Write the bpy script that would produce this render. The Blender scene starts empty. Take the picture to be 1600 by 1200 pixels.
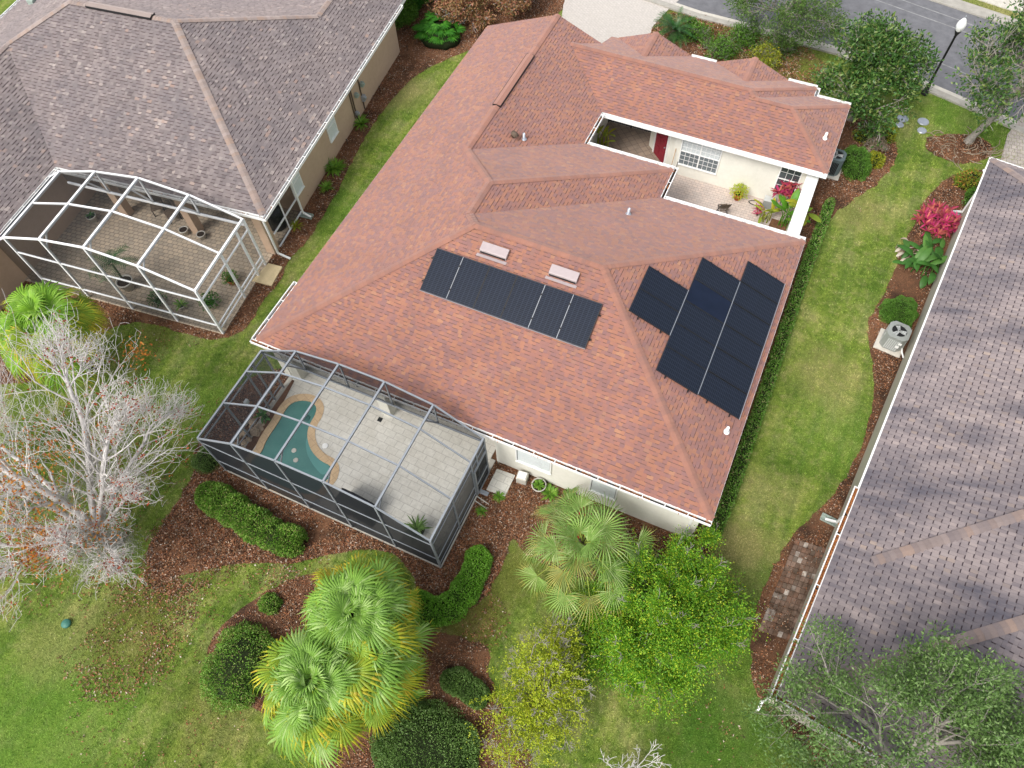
import bpy, math, random
import numpy as np
from mathutils import Vector, Matrix, noise

SC = bpy.context.scene
COL = SC.collection
# ------------------------------------------------------------------ camera (surveyed from the photograph)
CF, CT, CR, CY = 1146.62, 0.5251, -0.0608, -0.4788
CC = np.array([15.64, -9.548, 25.35])
_d = np.array([math.sin(CY)*math.sin(CT), math.cos(CY)*math.sin(CT), -math.cos(CT)])
_r = np.cross(_d, [0, 0, 1]); _r /= np.linalg.norm(_r)
_u = np.cross(_r, _d)
CRT = math.cos(CR)*_r+math.sin(CR)*_u
CUP = -math.sin(CR)*_r+math.cos(CR)*_u
cd = bpy.data.cameras.new('camera'); cam = bpy.data.objects.new('camera', cd); COL.objects.link(cam)
mw = Matrix.Identity(4)
for i in range(3):
    mw[i][0] = CRT[i]; mw[i][1] = CUP[i]; mw[i][2] = -_d[i]; mw[i][3] = CC[i]
cam.matrix_world = mw
cd.sensor_width = 36.0; cd.lens = CF/1600*36; cd.clip_end = 3000; cd.clip_start = 0.1
SC.camera = cam
# ------------------------------------------------------------------ light: bright overcast winter sky
SUN_EL, SUN_AZ = math.radians(50), math.radians(200)      # azimuth measured clockwise from +y
w = bpy.data.worlds.new("World"); SC.world = w; w.use_nodes = True
nt = w.node_tree; nt.nodes.clear()
sky = nt.nodes.new('ShaderNodeTexSky'); sky.sky_type = 'NISHITA'; sky.sun_disc = False
sky.sun_elevation = SUN_EL; sky.sun_rotation = SUN_AZ; sky.dust_density = 3.0; sky.air_density = 1.0
hs = nt.nodes.new('ShaderNodeHueSaturation'); hs.inputs['Saturation'].default_value = 0.30
bg = nt.nodes.new('ShaderNodeBackground'); bg.inputs[1].default_value = 0.15
wo = nt.nodes.new('ShaderNodeOutputWorld')
nt.links.new(sky.outputs[0], hs.inputs['Color']); nt.links.new(hs.outputs[0], bg.inputs[0]); nt.links.new(bg.outputs[0], wo.inputs[0])
sl = bpy.data.lights.new('sun', 'SUN'); sl.energy = 1.45; sl.angle = math.radians(20); sl.color = (1, 0.96, 0.9)
so = bpy.data.objects.new('sun', sl); COL.objects.link(so)
sd = Vector((math.sin(SUN_AZ)*math.cos(SUN_EL), math.cos(SUN_AZ)*math.cos(SUN_EL), math.sin(SUN_EL)))
so.rotation_euler = sd.to_track_quat('Z', 'Y').to_euler(); so.location = (0, 0, 60)
SC.view_settings.view_transform = 'Standard'; SC.view_settings.look = 'None'
SC.view_settings.exposure = 0.8; SC.view_settings.gamma = 1
SC.cycles.transparent_max_bounces = 24; SC.cycles.max_bounces = 6

E = 2.75          # eave height
S = 0.4024        # roof slope (rise / run)
rng = np.random.default_rng(7)
random.seed(7)

def ray(px, py):
    return _d + CRT*((px-800)/CF) - CUP*((py-600)/CF)
def g(px, py, z=0.0):
    """survey helper: the point of the level plane z seen at photo pixel (px, py)"""
    r = ray(px, py); t = (z-CC[2])/r[2]; p = CC+t*r
    return (float(p[0]), float(p[1]), z)
def g2(L, z=0.0): return [g(x, y, z)[:2] for x, y in L]

# ------------------------------------------------------------------ objects
def tag(o, label=None, cat=None, group=None, kind=None):
    if label: o['label'] = label
    if cat: o['category'] = cat
    if group: o['group'] = group
    if kind: o['kind'] = kind
    return o
def thing(name, label, cat, loc=(0, 0, 0), rz=0, group=None):
    o = bpy.data.objects.new(name, None); COL.objects.link(o); o.location = loc; o.rotation_euler = (0, 0, rz)
    o.empty_display_size = .2
    return tag(o, label, cat, group)

class MB:
    def __init__(s): s.v = []; s.f = []; s.m = []
    def add(s, vs, fs, m=0):
        n = len(s.v); s.v += [tuple(map(float, v)) for v in vs]
        for f in fs: s.f.append(tuple(n+i for i in f)); s.m.append(m)
    def poly(s, vs, m=0): s.add(vs, [tuple(range(len(vs)))], m)
    def box(s, lo, hi, m=0, R=None, c=None):
        x0, y0, z0 = lo; x1, y1, z1 = hi
        vs = [(x0,y0,z0),(x1,y0,z0),(x1,y1,z0),(x0,y1,z0),(x0,y0,z1),(x1,y0,z1),(x1,y1,z1),(x0,y1,z1)]
        if R is not None: vs = [tuple(R @ Vector(v)+Vector(c)) for v in vs]
        s.add(vs, [(0,3,2,1),(4,5,6,7),(0,1,5,4),(1,2,6,5),(2,3,7,6),(3,0,4,7)], m)
    def bar(s, a, b, w_, h_, m=0, up=(0, 0, 1)):
        a = Vector(a); b = Vector(b); d = (b-a); L = d.length
        if L < 1e-5: return
        d.normalize(); up = Vector(up)
        if abs(d.dot(up)) > .98: up = Vector((0, 1, 0))
        sx = d.cross(up).normalized(); uz = sx.cross(d)
        vs = []
        for p in (a, b):
            for i, j in ((-1,-1),(1,-1),(1,1),(-1,1)): vs.append(p+sx*(i*w_/2)+uz*(j*h_/2))
        s.add(vs, [(0,1,2,3),(7,6,5,4),(0,4,5,1),(1,5,6,2),(2,6,7,3),(3,7,4,0)], m)
    def prism(s, pts, z0, z1, m=0, cap=True):
        n = len(pts); vs = [(x, y, z0) for x, y in pts]+[(x, y, z1) for x, y in pts]
        fs = [(i, (i+1) % n, n+(i+1) % n, n+i) for i in range(n)]
        if cap: fs += [tuple(range(n, 2*n))]
        s.add(vs, fs, m)
    def tube(s, pts, rad, n=8, m=0, cap=True):
        pts = [Vector(p) for p in pts]
        if not hasattr(rad, '__len__'): rad = [rad]*len(pts)
        rings = []; ref = Vector((0.3, 0.2, 1)).normalized()
        for i, p in enumerate(pts):
            d = (pts[min(i+1, len(pts)-1)]-pts[max(i-1, 0)]).normalized()
            if abs(d.dot(ref)) > .95: ref = Vector((1, 0.1, 0)).normalized()
            a = d.cross(ref).normalized(); b = d.cross(a)
            rings.append([p+(a*math.cos(t)+b*math.sin(t))*rad[i] for t in [2*math.pi*k/n for k in range(n)]])
        vs = [v for r in rings for v in r]; fs = []
        for i in range(len(pts)-1):
            for k in range(n): fs.append((i*n+k, i*n+(k+1) % n, (i+1)*n+(k+1) % n, (i+1)*n+k))
        if cap: fs += [tuple(range(n-1, -1, -1)), tuple(range((len(pts)-1)*n, len(pts)*n))]
        s.add(vs, fs, m)
    def lathe(s, prof, n=20, c=(0, 0, 0), m=0):
        vs = []; 
        for r, z in prof:
            for k in range(n):
                t = 2*math.pi*k/n; vs.append((c[0]+r*math.cos(t), c[1]+r*math.sin(t), c[2]+z))
        fs = []
        for i in range(len(prof)-1):
            for k in range(n): fs.append((i*n+k, i*n+(k+1) % n, (i+1)*n+(k+1) % n, (i+1)*n+k))
        s.add(vs, fs, m)
    def build(s, name, mats, parent=None, smooth=False, bevel=0):
        me = bpy.data.meshes.new(name); me.from_pydata(s.v, [], s.f)
        if not isinstance(mats, (list, tuple)): mats = [mats]
        for m in mats: me.materials.append(m)
        if len(mats) > 1: me.polygons.foreach_set('material_index', s.m)
        if smooth: me.polygons.foreach_set('use_smooth', [True]*len(me.polygons))
        me.update()
        o = bpy.data.objects.new(name, me); COL.objects.link(o)
        if parent: o.parent = parent
        if bevel:
            b = o.modifiers.new('bevel', 'BEVEL'); b.width = bevel; b.segments = 2; b.limit_method = 'ANGLE'
        return o

def np_mesh(name, V, F, mats, parent=None, midx=None, smooth=False):
    """V (n,3) float, F (m,k) int faces all with k corners"""
    me = bpy.data.meshes.new(name); n, k = F.shape
    me.vertices.add(len(V)); me.vertices.foreach_set('co', np.asarray(V, dtype=np.float32).ravel())
    me.loops.add(n*k); me.loops.foreach_set('vertex_index', F.astype(np.int32).ravel())
    me.polygons.add(n); me.polygons.foreach_set('loop_start', np.arange(0, n*k, k, dtype=np.int32))
    if not isinstance(mats, (list, tuple)): mats = [mats]
    for m in mats: me.materials.append(m)
    if midx is not None: me.polygons.foreach_set('material_index', np.asarray(midx, dtype=np.int32))
    if smooth: me.polygons.foreach_set('use_smooth', np.ones(n, dtype=bool))
    me.update(calc_edges=True); me.validate()
    o = bpy.data.objects.new(name, me); COL.objects.link(o)
    if parent: o.parent = parent
    return o

# ------------------------------------------------------------------ materials
def srgb(r, g_, b):
    f = lambda c: (c/255/12.92) if c/255 <= .04045 else ((c/255+.055)/1.055)**2.4
    return (f(r), f(g_), f(b), 1)
class NM:
    def __init__(s, name, rough=.8, spec=.3):
        s.m = bpy.data.materials.new(name); s.m.use_nodes = True; s.t = s.m.node_tree
        s.b = s.t.nodes['Principled BSDF']; s.b.inputs['Roughness'].default_value = rough
        s.b.inputs['Specular IOR Level'].default_value = spec; s.out = s.t.nodes['Material Output']
    def n(s, t, **k):
        x = s.t.nodes.new(t)
        for a, v in k.items(): setattr(x, a, v)
        return x
    def l(s, a, b): s.t.links.new(a, b)
    def pos(s):
        x = s.n('ShaderNodeNewGeometry'); return x.outputs['Position']
    def obj(s): return s.n('ShaderNodeTexCoord').outputs['Object']
    def noise(s, scale, detail=4, rough=.55, vec=None, out='Fac', dist=0):
        x = s.n('ShaderNodeTexNoise'); x.inputs['Scale'].default_value = scale; x.inputs['Detail'].default_value = detail
        x.inputs['Roughness'].default_value = rough; x.inputs['Distortion'].default_value = dist
        s.l(vec if vec is not None else s.pos(), x.inputs['Vector']); return x.outputs[out]
    def ramp(s, fac, stops, interp='LINEAR'):
        x = s.n('ShaderNodeValToRGB'); x.color_ramp.interpolation = interp; e = x.color_ramp.elements
        while len(e) < len(stops): e.new(.5)
        for i, (p, c) in enumerate(stops): e[i].position = p; e[i].color = c if len(c) == 4 else (*c, 1)
        s.l(fac, x.inputs[0]); return x.outputs[0]
    def mix(s, fac, a, b, mode='MIX'):
        x = s.n('ShaderNodeMix', data_type='RGBA', blend_type=mode)
        for v, i in ((fac, 0), (a, 6), (b, 7)):
            if hasattr(v, 'type') and hasattr(v, 'links'): s.l(v, x.inputs[i])
            elif i == 0: x.inputs[0].default_value = v
            else: x.inputs[i].default_value = v if len(v) == 4 else (*v, 1)
        return x.outputs[2]
    def math(s, op, a, b=0, clamp=False):
        x = s.n('ShaderNodeMath', operation=op, use_clamp=clamp)
        for v, i in ((a, 0), (b, 1)):
            if hasattr(v, 'links'): s.l(v, x.inputs[i])
            else: x.inputs[i].default_value = v
        return x.outputs[0]
    def rnd(s): return s.n('ShaderNodeNewGeometry').outputs['Random Per Island']
    def col(s, c):
        if hasattr(c, 'links'): s.l(c, s.b.inputs['Base Color'])
        else: s.b.inputs['Base Color'].default_value = c if len(c) == 4 else (*c, 1)
        return s
    def bump(s, h, strength=.3, dist=.02):
        x = s.n('ShaderNodeBump'); x.inputs['Strength'].default_value = strength; x.inputs['Distance'].default_value = dist
        s.l(h, x.inputs['Height']); s.l(x.outputs[0], s.b.inputs['Normal']); return s

def m_flat(name, c, rough=.6, spec=.3, var=.12, scale=3., metal=0):
    k = NM(name, rough, spec); c = c if len(c) == 4 else (*c, 1)
    a = tuple(x*(1-var) for x in c[:3]); b = tuple(min(1, x*(1+var)) for x in c[:3])
    k.col(k.ramp(k.noise(scale, 6, .65), [(.25, a), (.75, b)])); k.b.inputs['Metallic'].default_value = metal
    return k.m
def m_leaf(name, stops, trans=.25, rough=.5, patch=None, pscale=.8):
    """foliage: colour differs from leaf to leaf, and in drifts through the plant"""
    k = NM(name, rough, .35)
    c = k.ramp(k.rnd(), stops)
    if patch: c = k.mix(k.ramp(k.noise(pscale, 3, .6), [(.45, (0, 0, 0)), (.65, (1, 1, 1))]), c, patch)
    c = k.mix(1., c, k.ramp(k.noise(2.2, 3, .6), [(.3, (.75, .78, .75)), (.7, (1.25, 1.2, 1.2))]), 'MULTIPLY')
    k.col(c)
    tr = k.n('ShaderNodeBsdfTranslucent'); k.l(c, tr.inputs['Color'])
    mx = k.n('ShaderNodeMixShader'); mx.inputs[0].default_value = trans
    k.l(k.b.outputs[0], mx.inputs[1]); k.l(tr.outputs[0], mx.inputs[2]); k.l(mx.outputs[0], k.out.inputs[0])
    return k.m
def m_stucco(name, c):
    k = NM(name, .9, .15); a = tuple(x*.90 for x in c[:3]); 
    base = k.ramp(k.noise(.7, 5, .6), [(.3, a), (.7, c)])
    st = k.ramp(k.noise(5, 6, .7), [(.3, (.93, .93, .92)), (.6, (1, 1, 1))])
    k.col(k.mix(1., base, st, 'MULTIPLY')); k.bump(k.noise(90, 4), .25, .01); return k.m
def m_shingle(name, stops, stain=None, stain_scale=(.3, .3, .3), amt=.5):
    k = NM(name, .92, .2)
    c = k.ramp(k.rnd(), stops)
    gr = k.ramp(k.noise(120, 2, .8), [(.25, (.72, .72, .72)), (.75, (1.18, 1.18, 1.18))])
    c = k.mix(1., c, gr, 'MULTIPLY')
    c = k.mix(1., c, k.ramp(k.noise(.8, 5, .6), [(.3, (.9, .9, .9)), (.7, (1.08, 1.08, 1.08))]), 'MULTIPLY')
    if stain:
        mp = k.n('ShaderNodeMapping'); k.l(k.pos(), mp.inputs[0]); mp.inputs['Scale'].default_value = stain_scale
        mp.inputs['Rotation'].default_value = (0, 0, math.radians(6))
        f = k.ramp(k.noise(1., 5, .62, mp.outputs[0], dist=.4), [(.4, (0, 0, 0)), (.66, (1, 1, 1))])
        c = k.mix(k.math('MULTIPLY', f, amt), c, stain)
    k.b.inputs['Sheen Weight'].default_value = .35; k.b.inputs['Sheen Roughness'].default_value = .6; k.b.inputs['Sheen Tint'].default_value = (1, .82, .78, 1)
    k.col(c); k.bump(k.noise(160, 2, .8), .4, .006); return k.m
def m_pavers(name, c1, c2, mort, sx, sy, rot=0, msize=.012, dirt=None, offs=.5, damt=.6):
    k = NM(name, .85, .25)
    mp = k.n('ShaderNodeMapping'); k.l(k.pos(), mp.inputs[0]); mp.inputs['Rotation'].default_value = (0, 0, rot)
    br = k.n('ShaderNodeTexBrick'); br.offset = offs; k.l(mp.outputs[0], br.inputs['Vector'])
    br.inputs['Scale'].default_value = 1; br.inputs['Brick Width'].default_value = sx; br.inputs['Row Height'].default_value = sy
    br.inputs['Mortar Size'].default_value = msize; br.inputs['Mortar Smooth'].default_value = .2; br.inputs['Bias'].default_value = 0
    br.inputs['Color1'].default_value = c1; br.inputs['Color2'].default_value = c2; br.inputs['Mortar'].default_value = mort
    c = k.mix(1., br.outputs[0], k.ramp(k.noise(9, 5, .7), [(.25, (.82, .82, .82)), (.75, (1.1, 1.1, 1.1))]), 'MULTIPLY')
    if dirt: c = k.mix(k.math('MULTIPLY', k.ramp(k.noise(.9, 6, .7), [(.42, (0, 0, 0)), (.7, (1, 1, 1))]), damt), c, dirt)
    k.col(c); k.bump(br.outputs['Fac'], -.35, .01); return k.m
def m_bark(name, a, b, s=12):
    k = NM(name, .9, .15); k.col(k.ramp(k.noise(s, 5, .7), [(.3, a), (.7, b)])); k.bump(k.noise(s*3, 4), .5, .02); return k.m

def spots(k, c, L):
    """patches of another colour that the ground itself has (dry grass, lush grass, leaf fall)"""
    wob = k.noise(.9, 5, .65, out='Color')
    vm = k.n('ShaderNodeVectorMath', operation='MULTIPLY_ADD'); k.l(wob, vm.inputs[0]); vm.inputs[1].default_value = (2.4, 2.4, 0); 
    k.l(k.pos(), vm.inputs[2])
    for (x, y, r, cc, amt) in L:
        d = k.n('ShaderNodeVectorMath', operation='DISTANCE'); k.l(vm.outputs[0], d.inputs[0]); d.inputs[1].default_value = (x+1.2, y+1.2, 0)
        f = k.math('SUBTRACT', 1, k.math('DIVIDE', d.outputs['Value'], r), True)
        f = k.math('MULTIPLY', k.math('MULTIPLY', f, 1.6, True), amt)
        c = k.mix(f, c, cc)
    return c
DRY = (.44, .38, .17, 1); LUSH = (.20, .38, .055, 1); RUST = (.24, .13, .055, 1); DEEP = (.085, .20, .025, 1); OLIVE = (.22, .23, .055, 1)
def P0(x, y): return g(x, y)[:2]
LAWN_SPOTS = [(*P0(60, 1130), 4.2, LUSH, .6), (*P0(560, 1190), 3, LUSH, .4), (*P0(200, 990), 2.1, RUST, .35), (*P0(330, 860), 1.6, RUST, .25),
              (*P0(250, 520), 1.3, OLIVE, .5), (*P0(1160, 860), 1.7, DRY, .75), (*P0(1340, 330), 1.8, DRY, .45), (*P0(1290, 590), 2.0, DRY, .4),
              (*P0(1330, 690), 2.5, LUSH, .35), (*P0(1180, 960), 2.2, DEEP, .5), (*P0(1130, 1150), 3.0, DEEP, .75), (*P0(780, 900), 1.7, OLIVE, .7),
              (*P0(730, 970), 1.5, RUST, .5), (*P0(1080, 60), 3.5, RUST, .8), (*P0(1190, 80), 3.5, RUST, .5), (*P0(1240, 100), 2.5, OLIVE, .5), (*P0(630, 140), 1.9, DRY, .55),
              (*P0(330, 640), 1.8, LUSH, .35), (*P0(500, 330), 2.5, LUSH, .4), (*P0(160, 700), 2.4, OLIVE, .35), (*P0(1500, 180), 3.0, LUSH, .4),
              (*P0(90, 1010), 1.7, DRY, .35), (*P0(340, 1100), 2.2, OLIVE, .5), (*P0(1580, 20), 3.5, DRY, .6), (*P0(1210, 760), 1.3, DRY, .3)]
def lawn_color(k):
    a = k.ramp(k.noise(.55, 5, .65), [(.34, (.145, .245, .036)), (.5, (.235, .335, .062)), (.64, (.37, .41, .14))])
    b = k.ramp(k.noise(5.5, 4, .7), [(.3, (.62, .68, .6)), (.7, (1.36, 1.28, 1.35))])
    c = k.mix(1., a, b, 'MULTIPLY')
    c = k.mix(k.math('MULTIPLY', k.ramp(k.noise(1.9, 9, .78), [(.5, (0, 0, 0)), (.63, (1, 1, 1))]), .55), c, (.43, .40, .19))
    c = k.mix(k.math('MULTIPLY', k.ramp(k.noise(2.6, 9, .78, out='Fac'), [(.34, (1, 1, 1)), (.45, (0, 0, 0))]), .5), c, (.075, .14, .022))
    mp = k.n('ShaderNodeMapping'); k.l(k.pos(), mp.inputs[0]); mp.inputs['Scale'].default_value = (1.9, .16, 1); mp.inputs['Rotation'].default_value = (0, 0, math.radians(3))
    c = k.mix(1., c, k.ramp(k.noise(1., 2, .5, mp.outputs[0]), [(.36, (.78, .84, .8)), (.62, (1.2, 1.12, 1.12))]), 'MULTIPLY')
    return spots(k, c, LAWN_SPOTS)
def m_lawn():
    k = NM('lawn_soil', .95, .1); c = lawn_color(k)
    k.col(k.mix(1., c, k.ramp(k.noise(45, 4, .8), [(.3, (.35, .36, .3)), (.7, (.95, .95, .9))]), 'MULTIPLY'))
    k.bump(k.noise(60, 3), .8, .04); return k.m
def m_blades():
    k = NM('grass_blades', .7, .2); c = lawn_color(k)
    v = k.ramp(k.rnd(), [(0, (.45, .52, .42)), (.35, (.82, .88, .78)), (.7, (1.12, 1.12, 1.1)), (.9, (1.4, 1.36, 1.5)), (1, (1.8, 1.65, 1.9))])
    c = k.mix(1., c, v, 'MULTIPLY'); k.col(c)
    tr = k.n('ShaderNodeBsdfTranslucent'); k.l(c, tr.inputs['Color']); mx = k.n('ShaderNodeMixShader'); mx.inputs[0].default_value = .3
    k.l(k.b.outputs[0], mx.inputs[1]); k.l(tr.outputs[0], mx.inputs[2]); k.l(mx.outputs[0], k.out.inputs[0]); return k.m
def m_mulch():
    k = NM('mulch_soil', .95, .1)
    a = k.ramp(k.noise(38, 5, .8), [(.28, (.055, .033, .022)), (.5, (.17, .09, .054)), (.75, (.35, .19, .11))])
    b = k.ramp(k.noise(.55, 4, .6), [(.36, (.38, .40, .44)), (.6, (1.15, 1.08, 1.))])
    k.col(k.mix(1., a, b, 'MULTIPLY')); k.bump(k.noise(50, 4), .9, .04); return k.m
def m_screen(name, c, d):
    """woven insect screen: open weave whose threads close up as it is seen more edge-on"""
    k = NM(name, .8, .2); k.col(c)
    lw = k.n('ShaderNodeLayerWeight'); lw.inputs[0].default_value = .5
    cosv = k.math('MAXIMUM', k.math('SUBTRACT', 1, lw.outputs['Facing']), .12)
    f = k.math('MINIMUM', k.math('DIVIDE', d, cosv), .93)
    tr = k.n('ShaderNodeBsdfTransparent'); mx = k.n('ShaderNodeMixShader'); k.l(f, mx.inputs[0])
    k.l(tr.outputs[0], mx.inputs[1]); k.l(k.b.outputs[0], mx.inputs[2]); k.l(mx.outputs[0], k.out.inputs[0]); return k.m
def m_glass(name, c=(.05, .06, .065)):
    k = NM(name, .12, .6); k.col(k.ramp(k.noise(1.3, 2), [(.3, tuple(x*.6 for x in c)), (.7, tuple(x*1.5 for x in c))])); return k.m

M = {}
M['shingle'] = m_shingle('red_brown_shingle', [(0, (.290, .130, .090)), (.2, (.335, .152, .092)), (.34, (.305, .134, .096)), (.5, (.255, .124, .104)), (.64, (.232, .120, .110)), (.78, (.285, .132, .099)), (.9, (.215, .113, .106)), (1, (.36, .178, .104))])
M['shingle_cut_shadow'] = m_flat('shingle_shadow_band', (.125, .072, .064), .95, .1, .4, 20)
M['shingle_cap'] = m_shingle('red_ridge_cap', [(0, (.27, .128, .095)), (.5, (.32, .150, .105)), (1, (.245, .125, .10))])
M['grey'] = m_shingle('weathered_grey_shingle', [(0, (.175, .145, .140)), (.3, (.225, .19, .182)), (.5, (.145, .12, .118)), (.7, (.26, .22, .208)), (.9, (.12, .10, .098)), (.965, (.34, .295, .27)), (1, (.31, .21, .165))], (.10, .094, .105, 1), (.5, .5, .5), .55)
M['grey_cut_shadow'] = m_flat('grey_shingle_shadow_band', (.085, .062, .064), .95, .1, .4, 20)
M['grey_cap'] = m_shingle('tan_grey_ridge_cap', [(0, (.27, .21, .185)), (.3, (.33, .27, .24)), (.6, (.26, .21, .19)), (.9, (.31, .22, .17)), (1, (.33, .27, .25))])
M['mauve'] = m_shingle('stained_mauve_shingle', [(0, (.235, .195, .193)), (.3, (.28, .235, .228)), (.5, (.205, .172, .175)), (.75, (.32, .265, .25)), (.92, (.185, .155, .16)), (1, (.34, .265, .22))], (.075, .072, .09, 1), (.18, .95, .5), 1.)
M['mauve_cut_shadow'] = m_flat('mauve_shingle_shadow_band', (.055, .042, .048), .95, .1, .4, 20)
M['mauve_cap'] = m_shingle('mauve_ridge_cap', [(0, (.19, .150, .14)), (.4, (.25, .20, .185)), (.7, (.165, .135, .135)), (1, (.28, .20, .16))])
M['white'] = m_flat('white_trim', (.80, .80, .78), .5, .3, .06, 4)
M['white_metal'] = m_flat('white_aluminium', (.78, .79, .80), .4, .4, .05, 4)
M['grey_metal'] = m_flat('bronze_grey_aluminium', (.245, .265, .29), .42, .5, .12, 5)
M['cream'] = m_stucco('cream_stucco', (.78, .76, .68)); M['tan'] = m_stucco('tan_stucco', (.53, .385, .28)); M['sage'] = m_stucco('pale_sage_stucco', (.50, .47, .38))
M['soffit'] = m_flat('soffit', (.6, .59, .56), .8, .1, .05)
M['glass'] = m_glass('window_glass'); M['blind'] = m_flat('white_blind', (.62, .66, .66), .5, .3, .08, 9)
M['shade'] = m_flat('grey_shaded_glass', (.14, .16, .17), .25, .5, .25, 3); M['dark'] = m_flat('dark_interior', (.02, .02, .022), .9, .1)
M['door_red'] = m_flat('crimson_door', (.22, .012, .028), .4, .4, .1)
M['iron'] = m_flat('black_iron', (.012, .012, .013), .5, .4)
M['steel'] = m_flat('galvanised_steel', (.42, .45, .50), .35, .6, .1, 6, .5)
M['vent_white'] = m_flat('pale_roof_vent', (.37, .31, .31), .5, .3, .06, 6)
M['screen'] = m_screen('charcoal_screen', (.014, .017, .021), .17); M['screen_wall'] = m_screen('charcoal_wall_screen', (.013, .015, .019), .205); M['screen_l'] = m_screen('grey_screen', (.022, .025, .028), .17)
M['deck'] = m_pavers('cream_deck_pavers', (.68, .66, .60, 1), (.64, .62, .56, 1), (.47, .45, .41, 1), .44, .29, .05, .012, (.33, .29, .23, 1), .5, .3)
M['court'] = m_pavers('rose_patio_pavers', (.60, .50, .44, 1), (.52, .45, .41, 1), (.36, .30, .27, 1), .22, .14, .0, .010, (.36, .29, .25, 1), .5, .35)
M['entry'] = m_pavers('brown_entry_pavers', (.33, .25, .19, 1), (.27, .21, .165, 1), (.17, .13, .11, 1), .3, .3, math.radians(45), .012, (.10, .08, .065, 1), .0, .4)
M['tanpaver'] = m_pavers('tan_deck_pavers', (.52, .42, .31, 1), (.38, .32, .25, 1), (.19, .155, .12, 1), .26, .19, -math.radians(6.5), .014, (.22, .19, .15, 1), .5, .45)
M['drive'] = m_pavers('pale_driveway_pavers', (.52, .48, .44, 1), (.49, .45, .41, 1), (.40, .37, .33, 1), .23, .15, .6, .008, (.50, .46, .41, 1), .5, .3)
M['drive2'] = m_pavers('grey_driveway_pavers', (.50, .44, .39, 1), (.40, .35, .32, 1), (.26, .23, .2, 1), .25, .25, -.12, .015, (.25, .22, .19, 1), .5, .5)
M['concrete'] = m_flat('pale_concrete', (.52, .49, .43), .9, .15, .14, 4); M['pad_tan'] = m_flat('sandy_concrete_pad', (.62, .50, .30), .9, .15, .16, 3)
M['ac_grey'] = m_flat('grey_condenser_steel', (.27, .285, .27), .45, .4, .08, 8); M['ac_lite'] = m_flat('light_grey_grille', (.48, .50, .49), .45, .4, .06)
M['ac_green'] = m_flat('green_grey_condenser_steel', (.11, .145, .15), .45, .4, .08, 8)
M['terracotta'] = m_flat('terracotta', (.50, .14, .045), .8, .2, .15, 9); M['pot_white'] = m_flat('pale_glazed_pot', (.50, .48, .43), .6, .3, .12, 9)
M['soil'] = m_flat('potting_soil', (.03, .02, .014), .95, .1, .3, 30)
M['bark'] = m_bark('brown_bark', (.07, .05, .035), (.17, .13, .10)); M['palebark'] = m_bark('lichen_white_bark', (.44, .41, .385), (.80, .765, .74), 7)
M['greybark'] = m_bark('grey_bark', (.20, .18, .15), (.38, .35, .31), 9)
M['moss'] = m_leaf('hanging_moss', [(0, (.22, .21, .19)), (.5, (.33, .32, .30)), (1, (.45, .44, .41))], .15, .9)
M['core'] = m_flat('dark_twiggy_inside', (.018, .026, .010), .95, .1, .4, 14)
M['silt'] = m_flat('grey_gutter_silt', (.20, .21, .22), .8, .2, .4, 5); M['hose'] = m_flat('dark_green_hose', (.03, .035, .02), .5, .3); M['wood'] = m_flat('wood', (.45, .25, .1), .7, .2, .15, 9)
M['tank'] = m_flat('beige_plastic', (.52, .50, .44), .6, .3, .06); M['teal'] = m_flat('green_plastic', (.05, .17, .13), .5, .3, .1)
M['splash'] = m_flat('pale_green_plastic', (.30, .36, .32), .6, .3, .1, 8)
k = NM('pool_water', .04, .5)
k.col(k.ramp(k.noise(.9, 3), [(.3, (.055, .17, .155)), (.7, (.085, .225, .20))])); k.bump(k.noise(3.5, 4), .22, .03); M['water'] = k.m
M['plaster'] = m_flat('pool_step_plaster', (.10, .27, .25), .3, .4, .08); M['plaster_deep'] = m_flat('deep_pool_plaster', (.035, .11, .10), .3, .4, .1)
M['coping'] = m_pavers('sand_coping', (.60, .44, .27, 1), (.54, .39, .24, 1), (.42, .3, .19, 1), .3, .3, .4, .01)
M['rock'] = m_flat('weathered_rock', (.36, .28, .20), .9, .2, .5, 4)
k = NM('solar_cells', .3, .25)
mp = k.n('ShaderNodeMapping'); k.l(k.obj(), mp.inputs[0])
br = k.n('ShaderNodeTexBrick'); br.offset = 0; k.l(mp.outputs[0], br.inputs['Vector']); br.inputs['Scale'].default_value = 1
br.inputs['Brick Width'].default_value = .17; br.inputs['Row Height'].default_value = .0665; br.inputs['Mortar Size'].default_value = .008; br.inputs['Mortar Smooth'].default_value = .3
br.inputs['Color1'].default_value = (.0055, .0085, .018, 1); br.inputs['Color2'].default_value = (.0045, .007, .0145, 1); br.inputs['Mortar'].default_value = (.026, .036, .056, 1)
k.col(br.outputs[0]); M['cells'] = k.m
k = NM('blue_solar_cells', .3, .25); k.col(k.ramp(k.noise(3, 4), [(.3, (.004, .009, .024)), (.7, (.007, .013, .032))])); M['cells_blue'] = k.m
M['frame_black'] = m_flat('black_anodised_frame', (.012, .013, .016), .35, .5)
M['asphalt'] = m_flat('asphalt', (.15, .15, .16), .9, .2, .25, 2.2)
M['kerb'] = m_flat('kerb_concrete', (.36, .34, .30), .9, .15, .2, 3)
k = NM('lamp_glass', .3, .4); k.col((.82, .83, .82)); M['lampglass'] = k.m
M['seam'] = m_flat('worn_road_seam', (.25, .25, .25), .9, .1, .35, 3); M['lawn'] = m_lawn(); M['blades'] = m_blades(); M['mulch'] = m_mulch()
M['litter'] = m_leaf('dry_leaf_litter', [(0, (.05, .03, .022)), (.25, (.17, .068, .034)), (.5, (.34, .14, .062)), (.68, (.40, .21, .11)), (.82, (.18, .11, .08)), (.92, (.48, .34, .23)), (1, (.60, .53, .46))], .1, .85)
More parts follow.
